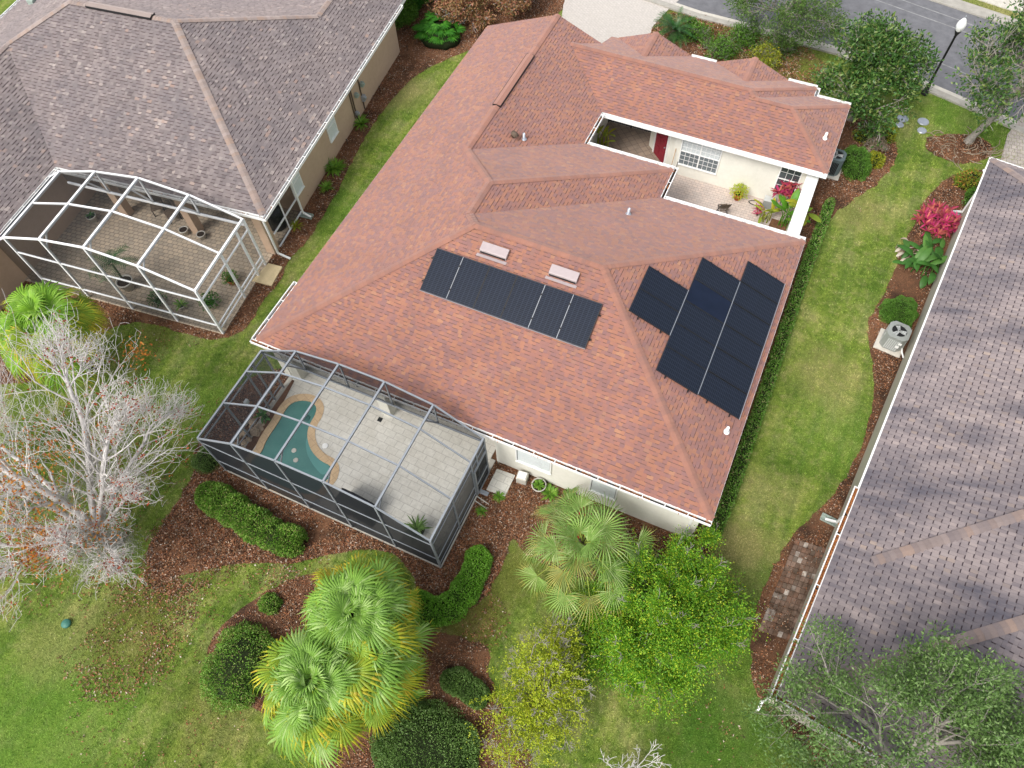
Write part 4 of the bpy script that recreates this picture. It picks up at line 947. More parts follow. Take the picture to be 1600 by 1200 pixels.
# ================================================================== the ground
def sheet(name, poly, z, mat, kind='structure', parent=None):
    mb = MB(); mb.poly([(x, y, z) for x, y in poly]); o = mb.build(name, M[mat], parent); return tag(o, kind=kind)
def smooth(poly, it=2):
    for _ in range(it):
        q = []
        for i in range(len(poly)):
            a, b = poly[i], poly[(i+1) % len(poly)]
            q += [(a[0]*.75+b[0]*.25, a[1]*.75+b[1]*.25), (a[0]*.25+b[0]*.75, a[1]*.25+b[1]*.75)]
        poly = q
    return poly
def wob(poly, a=.11):
    out = []
    for i in range(len(poly)):
        p, q = poly[i], poly[(i+1) % len(poly)]; n = max(1, int(math.dist(p, q)/.25))
        for j in range(n):
            x = p[0]+(q[0]-p[0])*j/n; y = p[1]+(q[1]-p[1])*j/n
            out.append((x+a*noise.noise(Vector((x*2.6, y*2.6, 0))), y+a*noise.noise(Vector((x*2.6, y*2.6, 7)))))
    return out
sheet('ground', [(-400, -400), (400, -400), (400, 400), (-400, 400)], 0, 'lawn')
# mulch beds (outlines read off the photograph at ground level)
BEDS = {
 'side_bed': g2([(600, 120), (600, 0), (640, -30), (900, -30), (880, 25), (790, 60), (730, 80), (700, 92), (650, 116), (610, 158), (574, 207), (545, 262), (526, 303), (500, 345), (478, 380), (450, 405), (440, 440), (410, 470), (390, 510), (360, 528), (325, 532), (285, 520), (250, 508), (205, 503), (165, 515), (120, 560), (60, 600), (-40, 600), (-40, 400), (150, 440), (300, 300), (450, 300)]),
 'back_bed': g2([(300, 700), (312, 730), (285, 770), (250, 830), (225, 862), (238, 900), (262, 905), (330, 886), (400, 879), (470, 880), (520, 862), (600, 855), (645, 890), (655, 945), (690, 968), (730, 958), (770, 918), (792, 866), (800, 835), (820, 870), (900, 900), (1000, 930), (1085, 900), (1120, 850), (1110, 815), (1050, 760), (900, 640), (700, 600), (400, 560)]),
 'island_bed': g2([(455, 905), (405, 930), (362, 960), (328, 1000), (322, 1030), (335, 1060), (368, 1090), (410, 1112), (470, 1160), (520, 1210), (560, 1260), (840, 1260), (836, 1190), (800, 1130), (760, 1060), (770, 1020), (740, 1000), (700, 990), (668, 985), (600, 930), (520, 890)]),
 'edge_bed': g2([(1600, 262), (1552, 258), (1523, 268), (1475, 278), (1445, 310), (1432, 345), (1412, 380), (1398, 420), (1385, 450), (1372, 478), (1356, 500), (1354, 530), (1364, 570), (1366, 620), (1358, 660), (1340, 712), (1310, 765), (1275, 800), (1235, 838), (1212, 880), (1190, 925), (1172, 985), (1174, 1060), (1190, 1105), (1225, 1135), (1260, 1175), (1300, 1230), (1500, 1260), (1700, 900)]),
 'condenser_bed': g2([(1300, 170), (1345, 172), (1380, 195), (1403, 225), (1402, 250), (1372, 288), (1330, 314), (1298, 340), (1283, 370), (1268, 395), (1200, 560), (1130, 790), (1118, 850), (1095, 840), (1100, 800), (1200, 380)]),
 'tree_ring': g2([(1443, 218), (1470, 210), (1510, 210), (1545, 222), (1552, 240), (1530, 254), (1500, 258), (1466, 246), (1448, 234)]),
 'front_bed': g2([(1010, 50), (1060, 40), (1110, 60), (1150, 90), (1100, 110), (1000, 110)]),
}
bedpoly = {}
for nm, pl in BEDS.items():
    bedpoly[nm] = wob(smooth(pl, 2)); sheet(nm, bedpoly[nm], .012, 'mulch')
# hard ground
DRV = g2([(885, -40), (878, 8), (881, 28), (890, 38), (950, 120), (1000, 110), (1006, 52), (1045, 13), (1003, -2), (1000, -40)])
DRV = [(1.0, 33), (.9, 29), (1.3, 27.2), (1.72, 25.9), (1.4, 20.5), (7.3, 20.5), (7.0, 24.6), (6.6, 27.2), (6.95, 29.25), (7.2, 30.1)]
sheet('driveway', DRV, .03, 'drive')
ra = g(1090, 25); rb = g(1425, 125)
def lerp(a, b, t): return (a[0]+(b[0]-a[0])*t, a[1]+(b[1]-a[1])*t)
NEAR = [(-40, 30.4), (0, 30.1), (5, 29.75), (8.6, 29.2), (12.3, 29.1), (16.3, 28.9), (20.2, 28.0), (24, 26.9), (30, 24.8), (45, 18)]
FAR = [(-40, 38), (5, 37.6), (12, 37.0), (20.57, 35.4), (25, 34.5), (32, 32.6), (50, 26)]
sheet('road', NEAR+FAR[::-1], .008, 'asphalt')
def strip(name, pts, w0, w1, z0, z1, mat):
    mb = MB(); P = [Vector((*p, 0)) for p in pts]; L = []
    for i, p in enumerate(P):
        d = (P[min(i+1, len(P)-1)]-P[max(i-1, 0)]).normalized(); n = Vector((-d.y, d.x, 0)); L.append((p+n*w0, p+n*w1))
    for i in range(len(P)-1):
        a, b = L[i]; c, d = L[i+1]
        q = [(a.x, a.y), (b.x, b.y), (d.x, d.y), (c.x, c.y)]; mb.prism(q, z0, z1)
    return tag(mb.build(name, M[mat]), kind='structure')
strip('kerb', NEAR, -.38, .0, -.01, .10, 'kerb'); strip('kerb_gutter', NEAR, .0, .35, -.01, .022, 'concrete')
strip('far_kerb', FAR, -.35, .45, -.01, .09, 'kerb'); strip('far_pavement', FAR, 1.1, 2.5, -.01, .05, 'concrete')
for off, nm in ((2.1, 'road_seam'), (5.3, 'road_seam'), (6.1, 'road_seam')): strip(nm, NEAR, off, off+.07, .008, .0125, 'seam')
sheet('neighbour_driveway', [g(x, y)[:2] for x, y in [(1560, 262), (1574, 210), (1590, 190), (1640, 120), (1760, 160), (1700, 330), (1620, 330)]], .03, 'drive2')
# deck with the pool cut out of it
cz = lambda L: [g(300+x/3.2, 530+y/3.2)[:2] for x, y in L]
POOL = smooth(cz([(350, 575), (372, 510), (435, 420), (470, 355), (500, 322), (548, 308), (600, 316), (628, 345), (618, 385), (592, 425), (578, 470), (582, 520), (603, 570), (645, 612), (705, 640), (690, 700)])+[(4.25, -3.05), (4.2, -3.75), (3.5, -3.95), (1.5, -3.95), (1.15, -3.6)], 2)
def offset(poly, d):
    n = len(poly); A = sum(poly[i][0]*poly[(i+1) % n][1]-poly[(i+1) % n][0]*poly[i][1] for i in range(n)); sg = 1 if A > 0 else -1; out = []
    for i in range(n):
        a, b = poly[i-1], poly[(i+1) % n]; dx, dy = b[0]-a[0], b[1]-a[1]; l = math.hypot(dx, dy) or 1
        out.append((poly[i][0]+dy/l*d*sg, poly[i][1]-dx/l*d*sg))
    return out
def ring(mb, inner, outer, z, m=0):
    n = len(inner)
    mb.add([(x, y, z) for x, y in inner]+[(x, y, z) for x, y in outer], [(i, (i+1) % n, n+(i+1) % n, n+i) for i in range(n)], m)
# deck built as a grid of small squares, leaving the pool out
COP = offset(POOL, .30)
mb = MB(); X = np.arange(.66, 9.5, .1); Y = np.arange(-4.10, 3.2, .1)
gx, gy = np.meshgrid(X, Y); fx_ = gx.ravel(); fy_ = gy.ravel()
cnt = sum(inpoly(fx_+dx, fy_+dy, COP).astype(int) for dx in (0, .1) for dy in (0, .1))
mat_deck = {}
rows = (cnt < 4).reshape(gx.shape)
for j in range(len(Y)):
    i = 0
    while i < len(X):
        if rows[j, i]:
            k0 = i
            while i < len(X) and rows[j, i]: i += 1
            xa = X[k0]; xb = min(X[i-1]+.1, 9.5)
            mb.poly([(xa, Y[j], .07), (xb, Y[j], .07), (xb, Y[j]+.1, .07), (xa, Y[j]+.1, .07)])
        else: i += 1
tag(mb.build('pool_deck', M['deck']), kind='structure')
pool = thing('swimming_pool', 'small kidney shaped swimming pool with green water inside the grey screen enclosure', 'swimming pool')
mb = MB(); ring(mb, POOL, COP, .085); n = len(POOL)
mb.add([(x, y, .085) for x, y in POOL]+[(x, y, -.02) for x, y in POOL], [(i, (i+1) % n, n+(i+1) % n, n+i) for i in range(n)])
mb.build('coping', M['coping'], pool)
mb = MB(); mb.poly([(x, y, .045) for x, y in POOL]); mb.build('water', M['water'], pool)
mb = MB()
STEP = smooth([g(300+x/3.2, 530+y/3.2)[:2] for x, y in [(578, 480), (586, 525), (606, 572), (648, 615), (700, 640), (660, 690), (620, 650), (580, 590), (568, 530)]], 2)
mb.poly([(x, y, .050) for x, y in STEP]); mb.build('step', M['plaster'], pool)
for q in ((512, 559), (521, 607)):
    p = g(300+q[0]/3.2, 530+q[1]/3.2); mb = MB(); mb.lathe([(.10, 0), (.09, .012), (0, .014)], 16, (p[0], p[1], .052)); mb.build('drain_lid', M['pot_white'], pool)
p = g(300+668/3.2, 530+538/3.2); mb = MB(); mb.lathe([(.12, 0), (.115, .012), (0, .014)], 18, (p[0], p[1], .086)); mb.build('skimmer_lid', M['white'], pool)
mb = MB(); p = g(300+572/3.2, 530+398/3.2); mb.lathe([(.17, 0), (.13, .015), (.05, .02), (0, .02)], 16, (p[0], p[1], .047)); mb.build('floor_jet', M['plaster_deep'], pool)
p = g(300+940/3.2, 530+402/3.2, .07); mb = MB(); mb.box((p[0]-.09, p[1]-.09, .07), (p[0]+.09, p[1]+.09, .08)); tag(mb.build('deck_drain', M['iron']), 'small square black drain cover in the cream pool deck', 'drain cover')
sheet('planting_strip', [(.66, .1), (.66, -4.0), (1.0, -4.0), (.95, -1.2), (.78, .1)], .082, 'mulch')
# waterfall rocks
wf = thing('rock_waterfall', 'pile of tan and brown rocks beside the swimming pool', 'rock pile', g(300+290/3.2, 530+470/3.2))
R_ = np.random.default_rng(3)
for i in range(24):
    mb = MB(); r = R_.uniform(.07, .2); cx_, cy_ = R_.normal(size=2)*np.array([.24, .42])+np.array([0, .08]); nz = 6; vs = []; 
    cx_ = max(-.32, min(.38, cx_))
    hh = max(.05, .45-1.0*math.hypot(cx_, cy_))*R_.uniform(.5, 1)
    for a in range(8):
        for zz_, f in ((0, 1), (.6, .85), (1., .45)): vs.append((cx_+math.cos(a*.785)*r*f*R_.uniform(.75, 1.2), cy_+math.sin(a*.785)*r*f*R_.uniform(.6, 1.1), .07+hh*zz_))
    fs = [(a*3+j, ((a+1) % 8)*3+j, ((a+1) % 8)*3+j+1, a*3+j+1) for a in range(8) for j in range(2)]+[tuple(a*3+2 for a in range(8))]
    mb.add(vs, fs); mb.build('rock', M['rock'], wf)

# courtyard, entry, pads, stepping areas
sheet('courtyard_paving', [(b_-.35, d_-.35), (16.85, d_-.35), (16.85, 17.0), (10.95, 17.0), (b_-.35, 15.9)], .05, 'court')
sheet('entry_paving', [(a_-.45, e_-.4), (b_-.35, e_-.4), (b_-.35, 15.9), (10.95, 17.0), (9.45, 18.35), (9.45, 19.2), (a_-.45, 19.2)], .05, 'entry')
sheet('porch_floor', [(a_-.45, 19.2), (9.45, 19.2), (9.45, 22.6), (a_-.45, 22.6)], .05, 'court')  # paler pavers than the entry, their colour standing in for street-side light
sheet('planter_soil', [(15.9, d_-.3), (16.84, d_-.3), (16.84, 16.0), (16.1, 16.0)], .06, 'mulch')
mb = MB(); vs = [lw(*q, z) for z in (.0, .06) for q in ((-10.7, -4.43), (-.56, -4.43), (-.56, 2.9), (-10.7, 2.9))]; mb.add(vs, [(4, 5, 6, 7), (0, 1, 5, 4), (1, 2, 6, 5)]); tag(mb.build('porch_paving', M['tanpaver']), kind='structure')
mb = MB(); q = [lw(*p, 0)[:2] for p in ((-.74, -1.55), (.22, -1.55), (.2, -.45), (-.5, -.45))]; mb.prism(q, 0, .09); tag(mb.build('stepping_pad', M['pad_tan'], bevel=.015), 'sandy yellow concrete pad beside the white screen porch', 'concrete pad')
mb = MB(); mb.prism([(9.88, -.1), (10.62, -.06), (10.62, -.98), (9.88, -1.02)], 0, .08); tag(mb.build('stepping_pad', M['deck'], bevel=.01), 'cream paver landing pad outside the pool enclosure door', 'paver pad')
q = g2([(1243, 843), (1290, 858), (1235, 1002), (1184, 985)]); mb = MB()
A_ = Vector((*q[3], 0)); U_ = (Vector((*q[2], 0))-A_)/7; V_ = (Vector((*q[0], 0))-A_)/17
for i in range(9):
    for j in range(17):
        c = A_+U_*(i+.5)+V_*(j+.5+.5*(i % 2)*.0); o2 = U_*.46; v2 = V_*.46; zz = .05+random.uniform(-.012, .012)
        mb.prism([((c-o2-v2).x, (c-o2-v2).y), ((c+o2-v2).x, (c+o2-v2).y), ((c+o2+v2).x, (c+o2+v2).y), ((c-o2+v2).x, (c-o2+v2).y)], 0, zz)
k = NM('mixed_old_pavers', .9, .2); k.col(k.mix(k.ramp(k.noise(1.6, 5, .7), [(.42, (0, 0, 0)), (.62, (1, 1, 1))]), k.ramp(k.rnd(), [(0, (.22, .12, .08)), (.3, (.15, .10, .075)), (.6, (.25, .17, .13)), (.85, (.11, .08, .06)), (.95, (.46, .40, .35)), (1, (.50, .44, .38))]), (.07, .045, .03, 1))); M['oldpaver'] = k.m
tag(mb.build('paver_patio', M['oldpaver']), 'narrow patch of worn reddish brown pavers beside the mauve roof', 'paver patch')
_c = g(1480, 190)
# grey round stepping stones on the front lawn
for i, (px, py, r) in enumerate([(1410, 186, .27), (1405, 196, .2), (1442, 191, .27), (1440, 205, .22)]):
    p = g(px, py); mb = MB(); mb.lathe([(r, 0), (r, .03), (r*.9, .05), (0, .05)], 20, (0, 0, 0)); o = mb.build('stepping_stone', M['steel']); o.location = (p[0], p[1], .02)
    tag(o, ['larger blue grey stepping stone nearest the dense street tree', 'smaller blue grey stepping stone nearest the condenser bed', 'larger blue grey stepping stone further right on the front lawn', 'smaller blue grey stepping stone nearest the root-covered ring'][i], 'stepping stone', 'stepping stones on the front lawn')

# ------------------------------------------------------------------ grass and fallen leaves
def scatter(n, x0, x1, y0, y1): return rng.uniform(x0, x1, n), rng.uniform(y0, y1, n)
HARD = [[(.46, -4.3), (9.7, -4.3), (9.7, .15), (17.4, .1), (17.4, 21.6), (0.2, 21.6)], DRV, NEAR+FAR[::-1],
        [lw(*q)[:2] for q in ((-20, -9), (-10.5, -9), (-10.5, -4.45), (-.55, -4.45), (-.5, 15), (-5, 27), (-20, 27))],
        [rw(*q)[:2] for q in ((.2, .2), (17, .2), (17, 25), (.2, 25))]]
def visible(x, y):
    P = np.stack([x, y, np.zeros(len(x))], 1)-CC; z = P@_d; u = 800+CF*(P@CRT)/z; v = 600-CF*(P@CUP)/z
    return (u > -140) & (u < 1740) & (v > -100) & (v < 1300)
def is_lawn(x, y):
    ok = np.ones(len(x), bool)
    for p in HARD: ok &= ~inpoly(x, y, p)
    for p in bedpoly.values(): ok &= ~inpoly(x, y, p)
    return ok & visible(x, y)
def blades(n, x0, x1, y0, y1, L, W_, name):
    x, y = scatter(n, x0, x1, y0, y1); k_ = is_lawn(x+rng.normal(size=n)*.05, y+rng.normal(size=n)*.05); x = x[k_]; y = y[k_]; n = len(x)
    P = np.stack([x, y, np.zeros(n)], 1); az = rng.uniform(0, 2*np.pi, n); L_ = L*rng.uniform(.5, 1.4, n); tilt = rng.uniform(.25, 1.25, n)
    H = np.stack([np.cos(az), np.sin(az), np.zeros(n)], 1); Sd = np.stack([-np.sin(az), np.cos(az), np.zeros(n)], 1)
    tip = P+H*(L_*np.sin(tilt))[:, None]+np.array([0, 0, 1.])*(L_*np.cos(tilt))[:, None]; w2 = W_*rng.uniform(.6, 1.3, n)[:, None]/2
    V = np.stack([P-Sd*w2, P+Sd*w2, tip], 1).reshape(-1, 3); F = np.arange(3*n).reshape(-1, 3)
    return tag(np_mesh(name, V, F, M['blades']), 'clipped green and straw coloured lawn grass between the houses', 'grass', kind='stuff')
blades(1150000, -14, 27, -18, 9, .065, .017, 'grass')
blades(520000, -14, 42, 9, 42, .09, .026, 'grass')
def litter(name, poly, dens, L, W_, mat, label, bright=.0, thr=-1.):
    P = np.array(poly); x0, y0 = P.min(0); x1, y1 = P.max(0); n = int((x1-x0)*(y1-y0)*dens)
    x, y = scatter(n, x0, x1, y0, y1); k_ = inpoly(x, y, poly) & visible(x, y)
    for p in HARD: k_ &= ~inpoly(x, y, p)
    x = x[k_]; y = y[k_]
    nz = np.array([noise.noise(Vector((a*.7, b*.7, 1)))+.5*noise.noise(Vector((a*2.5, b*2.5, 5))) for a, b in zip(x, y)])
    k2 = nz+rng.normal(size=len(x))*.25 > thr; x = x[k2]; y = y[k2]; n = len(x)
    Q = np.stack([x, y, rng.uniform(.015, .05, n)], 1); D = rdirs(n); D[:, 2] *= .35
    V, F = leaf_arrays(Q, D, L*rng.uniform(.5, 1.5, n), W_*rng.uniform(.6, 1.3, n))
    return V, F
def litter_obj(name, label, lst):
    A = Arr()
    for a in lst: V, F = litter(None, *a[:1], *a[1:4], None, None, thr=a[4]); A.add(V, F)
    return tag(A.build(name, M['litter']), label, 'leaf litter', kind='stuff')
def spotpoly(px, py, r, sx=1.): c = g(px, py); return [(c[0]+r*sx*math.cos(t), c[1]+r*math.sin(t)) for t in np.linspace(0, 6.283, 20)[:-1]]
litter_obj('bark_chips', 'brown and rust bark chips and leaves covering the planting beds', [
    (bedpoly['back_bed'], 1900, .065, .042, -.35), (spotpoly(290, 860, 1.6), 900, .07, .045, -.2), (bedpoly['island_bed'], 900, .06, .035, -.05), (bedpoly['side_bed'], 800, .065, .04, -.15),
    (bedpoly['edge_bed'], 850, .06, .038, -.1), (bedpoly['condenser_bed'], 650, .07, .04, -.2), (bedpoly['tree_ring'], 500, .08, .04, -.2), (bedpoly['front_bed'], 500, .08, .05, -.5)])
litter_obj('fallen_leaves', 'scattered brown and russet leaves lying on the back lawn', [
    (spotpoly(200, 985, 2.3), 330, .07, .045, .1), (spotpoly(400, 893, .8, 3.), 260, .065, .045, -.1), (spotpoly(262, 905, .9), 420, .065, .045, -.2), (spotpoly(330, 880, 2.0), 180, .075, .05, -.1), (spotpoly(270, 520, 1.5), 60, .07, .045, .1), (spotpoly(330, 700, 2.2), 80, .07, .045, .0),
    (spotpoly(100, 800, 4.), 60, .075, .05, .0), (spotpoly(740, 970, 1.2), 160, .07, .045, -.1), (spotpoly(1100, 1160, 2.), 40, .07, .045, .2), (spotpoly(450, 900, 1.5), 100, .07, .045, -.1), (spotpoly(1130, 85, 3.2, 1.7), 420, .10, .06, -.25), (spotpoly(250, 1100, 3), 35, .07, .045, -.2), (spotpoly(1350, 300, 1.4), 50, .07, .04, .1)])

# ================================================================== hedges and shrubs
def G(L): return g2(L, .0)
hedge('hedge', 'clipped straight boxy hedge on the mulch in front of the pool enclosure', G([(318, 772), (350, 788), (400, 822), (440, 845), (480, 852)]), 1.12, .8, M['hedge'], 17000, ls=.07)
hedge('hedge', 'bright green curved hedge beside the near corner of the pool enclosure', G([(752, 858), (745, 890), (728, 925), (703, 955), (672, 958), (640, 935)]), .95, .60, M['hedge_bright'], 15000, ls=.06)
hedge('hedge', 'small dull green crescent hedge in the island bed right of the big fan palms', G([(690, 1062), (718, 1066), (745, 1086), (762, 1100)]), .8, .45, M['hedge_dark'], 6500)
hedge('hedge', 'long low hedge strip along the side wall of the middle house', G([(1296, 318), (1279, 365), (1262, 410), (1240, 475), (1217, 545), (1194, 615), (1168, 690), (1146, 755), (1130, 800), (1110, 845)]), .44, .45, M['strip2'], 17000, ls=.075, fuzz=.26)
p = g(380, 1042); shrub('round_shrub', 'dark green mounded shrub with bare twigs at the left of the island bed', 'shrub', p[0], p[1], 1.15, 1.32, .85, M['hedge'], 15000, .055, fuzz=.18, gap=.12)
p = g(668, 1172); shrub('round_shrub', 'wide dull green clipped mound at the bottom edge below the big fan palms', 'shrub', p[0], p[1], 1.75, 1.35, .75, M['hedge_dark'], 24000, .055, fuzz=.12)
p = g(325, 722); shrub('round_shrub', 'small grey green round shrub at the far corner of the pool enclosure', 'shrub', p[0], p[1], .5, .5, .55, M['hedge_dark'], 5000, .035)
p = g(424, 945); shrub('round_shrub', 'small dark shrub just above the mounded shrub with bare twigs in the island bed', 'shrub', p[0], p[1], .36, .33, .4, M['hedge'], 2400, .05)
p = g(1400, 494); shrub('round_shrub', 'neat ball of bright green boxwood beside the grey condenser', 'shrub', p[0], p[1], .70, .62, .85, M['strip'], 15000, .035, fuzz=.05)
p = g(1334, 262); shrub('round_shrub', 'dense dark green rounded bush beside the condenser at the side of the middle house', 'shrub', p[0], p[1], .62, .95, .9, M['strip'], 9000, .05, rz=.3)
p = g(1365, 255); shrub('golden_shrub', 'little golden green bush on the mulch to the right of the dark rounded bush', 'shrub', p[0], p[1], .42, .42, .5, M['gold'], 1600, .08, fuzz=.2)
p = g(1352, 218); shrub('golden_shrub', 'loose golden bush on the mulch above the dark rounded bush', 'shrub', p[0], p[1], .7, .4, .35, M['gold'], 900, .08, fuzz=.3)
p = g(1380, 212); shrub('golden_shrub', 'yellow green bush at the lawn edge under the dense street tree', 'shrub', p[0], p[1], .5, .6, .5, M['gold'], 1500, .08, fuzz=.25)
p = g(1512, 288); shrub('croton_shrub', 'green and orange bush near the corner of the mauve roof', 'shrub', p[0], p[1], .62, .55, .65, LM('green_orange_leaf', (.10, .22, .02), (.20, .34, .03), (.45, .20, .05), (.14, .26, .03)), 2600, .09, fuzz=.2)
p = g(1525, 318); shrub('dark_shrub', 'dark green bush tucked under the eave of the mauve roof', 'shrub', p[0], p[1], .6, .6, .6, M['strip'], 2500, .07, fuzz=.2)
# rusty leafed bush with bare stems, big green-leaved clump, near the front
def twiggy(name, label, cat, x, y, h, nst, L, lev, leafmat, nper, ls, lr, seed, bark, spread=.6, el=(.6, 1.35), kids=(2, 2), r0=.03, rmin=.006):
    R = np.random.default_rng(seed); t = thing(name, label, cat, (x, y, 0)); segs = []; tips = []
    for i in range(nst):
        az = i*2.4+R.uniform(-.3, .3); e = R.uniform(*el)
        grow(segs, tips, np.array([R.normal()*.1, R.normal()*.1, 0.]), np.array([math.cos(az)*math.cos(e), math.sin(az)*math.cos(e), math.sin(e)]), r0, L*R.uniform(.8, 1.2), lev, R, 4, kids, spread, .05, .15)
    seg_mesh('branches', segs, M[bark], t, 5, rmin)
    T = np.array(tips); n_ = len(T)*nper
    if n_:
        C = np.repeat(T, nper, 0); o = rdirs(n_)*lr*rng.random((n_, 1))**.5
        leaves('foliage', C+o, o/lr+rdirs(n_), ls*rng.uniform(.7, 1.3, n_), ls*.5, leafmat, t)
    return t
p = g(735, 40); twiggy('rusty_shrub', 'large shrub with rust and pink leaves and pale bare stems behind the garage gable', 'shrub', p[0]-.6, p[1], 2, 14, 1.1, 2, M['rusty'], 26, .13, .30, 5, 'palebark', rmin=.012)
p = g(800, 18); twiggy('rusty_shrub', 'second rusty leaved shrub, nearer the driveway behind the garage gable', 'shrub', p[0], p[1], 2, 12, 1.0, 2, M['rusty'], 26, .13, .28, 6, 'palebark', rmin=.012)
t = thing('split_leaf_plant', 'lush deep green clump of big split leaves between the tan house and the garage', 'plant', g(688, 62))
A = Arr(); R_ = np.random.default_rng(11)
for i in range(120):
    az = i*2.4; el = R_.uniform(.25, 1.45); r = R_.uniform(.25, 1.0); hub = np.array([math.cos(az)*math.cos(el)*1.45*r, math.sin(az)*math.cos(el)*1.1*r, .3+math.sin(el)*.95*r])
    for j in range(13):
        a = az+(j-6)*.26; strap(A, hub+np.array([math.cos(az), math.sin(az), -.2])*abs(6-j)*.0, a, .25-R_.random()*.3, .50-.03*abs(j-6), .085, .8, 0, 3)
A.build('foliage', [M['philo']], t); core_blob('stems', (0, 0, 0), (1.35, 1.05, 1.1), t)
p = g(636, 36); twiggy('leafy_shrub', 'mid green loose bush against the far corner of the tan wall', 'shrub', p[0], p[1], 1, 9, .55, 2, M['tallgreen'], 22, .11, .2, 8, 'bark')
p = g(655, 10); twiggy('leafy_shrub', 'green bush behind the big split-leaved clump at the top edge', 'shrub', p[0], p[1], 1, 9, .6, 2, M['philo'], 20, .13, .2, 9, 'bark')
# ground cover under the street trees, front garden
for i, (px, py, h_, mt, lab) in enumerate([(1085, 62, .5, 'tallgreen', 'light green low bush on the leafy front bed, nearest the sago palm'), (1122, 88, .4, 'tallgreen', 'loose green bush nearest the gutter between the two front gables'), (1160, 66, .5, 'tallgreen', 'light green bush on the front bed above the right gable'), (1215, 78, .45, 'oakleaf', 'green bush under the oak boughs near the road'), (1190, 100, .35, 'gold', 'yellowish low sprigs right of the right front gable')]):
    p = g(px, py); twiggy('front_shrub', lab, 'shrub', p[0], p[1], h_, 11, .50, 2, M[mt], 5, .11, .22, 200+i, 'greybark', .8, (.1, 1.1), r0=.014, rmin=.006)

# strap-leaved clumps
def clump(name, label, px, py, L, n, wd, mat, group=None, el=(.5, 1.4), droop=1.3, cat='plant', sub=1, spread=0., z=0.0):
    p = g(px, py); t = thing(name, label, cat, (p[0], p[1], z), 0, group); A = Arr()
    for s_ in range(sub):
        c = np.array([random.gauss(0, spread), random.gauss(0, spread), .02]); rosette(A, c, n, L, wd, el, droop)
    A.build('leaves', [M[mat]], t); return t
clump('daylily', 'strappy green clump against the tan wall below the utility boxes', 565, 196, .62, 60, .05, 'lily', 'strappy plants along the tan wall')
clump('daylily', 'largest strappy green clump, between the two windows of the tan house', 527, 266, .62, 80, .05, 'lily', 'strappy plants along the tan wall', sub=2, spread=.16)
clump('daylily', 'smaller yellow green strappy clump nearest the downspout of the tan house', 511, 296, .5, 50, .05, 'lily', 'strappy plants along the tan wall')
clump('grass_tuft', 'small bright green tuft between the curved hedge and the paver landing pad', 752, 800, .26, 50, .03, 'lily')
clump('grass_tuft', 'green tuft at the corner of the paver landing pad', 780, 776, .30, 50, .035, 'lily')
clump('grass_tuft', 'brown green tuft beside the grill recess of the tan house', 463, 355, .4, 60, .03, 'gold')
clump('bromeliad', 'green leafy plants sprouting beside the wall under the fan palm', 880, 775, .4, 40, .05, 'lily', sub=3, spread=.35)

# ================================================================== palms
fan_palm('fan_palm', 'shorter fan palm filling the right side between the two big ones in the island bed', 9.75, -8.3, 3.6, 56, .92, 1.2, [M['palm_g'], M['palm_y'], M['palm_yg']], 77, .7, 1.0, 30, low=-.75)
fan_palm('fan_palm', 'lower of the two big fan palms in the island bed, with yellowing outer fronds', 8.85, -9.3, 4.0, 84, .94, 1.38, [M['palm_g'], M['palm_y'], M['palm_yg']], 5, 1.1, 1.0, 30, low=-.75)
fan_palm('fan_palm', 'upper of the two big fan palms in the island bed, nearest the pool enclosure', 8.9, -7.35, 4.0, 84, .94, 1.36, [M['palm_g'], M['palm_y'], M['palm_yg']], 8, .95, 1.0, 30, low=-.7)
p = g(912, 846, 3.0); fan_palm('fan_palm', 'silvery green fan palm with narrow split fingers against the back wall of the middle house', p[0], p[1], 2.9, 34, 1.02, 1.40, [M['palm_s'], M['palm_sy'], M['palm_s']], 22, .6, .45, 26, nw=.048, low=-.15, arc=2.1)
fan_palm('fan_palm', 'golden green fan palm in front of the white screen porch at the left edge', -7.35, -2.75, 3.7, 50, 1.05, 1.2, [M['palm_l'], M['palm_y'], M['palm_yg']], 31, .8, .75, 32, low=-.55)
# cycad
t = thing('sago_palm', 'dark green sago palm behind the front gable beside the driveway', 'palm tree', g(1052, 62)); A = Arr()
for i in range(34):
    az = i*2.4; el = random.uniform(.25, 1.3); L = 1.35; p = np.array([0, 0, .5]); h3 = np.array([math.cos(az), math.sin(az), 0]); sd3 = np.array([-math.sin(az), math.cos(az), 0]); e = el
    for j in range(26):
        d = h3*math.cos(e)+np.array([0, 0, math.sin(e)]); p = p+d*L/26; e -= 1.25/26; l = .24*math.sin(math.pi*(.1+.85*j/26))
        for s_ in (-1, 1):
            tip = p+sd3*s_*l+d*l*.45+np.array([0, 0, .04]); A.add([p, p+d*.035, tip], [(0, 1, 2, 2)][:0] or [(0, 1, 2)])
V = np.concatenate(A.V); F = np.concatenate([f for f in A.F]); np_mesh('fronds', V, F, M['cycad'], t)
mb = MB(); mb.tube([(0, 0, 0), (0, 0, .3), (0, 0, .55)], [.22, .24, .14], 10); mb.build('trunk', M['bark'], t, True)

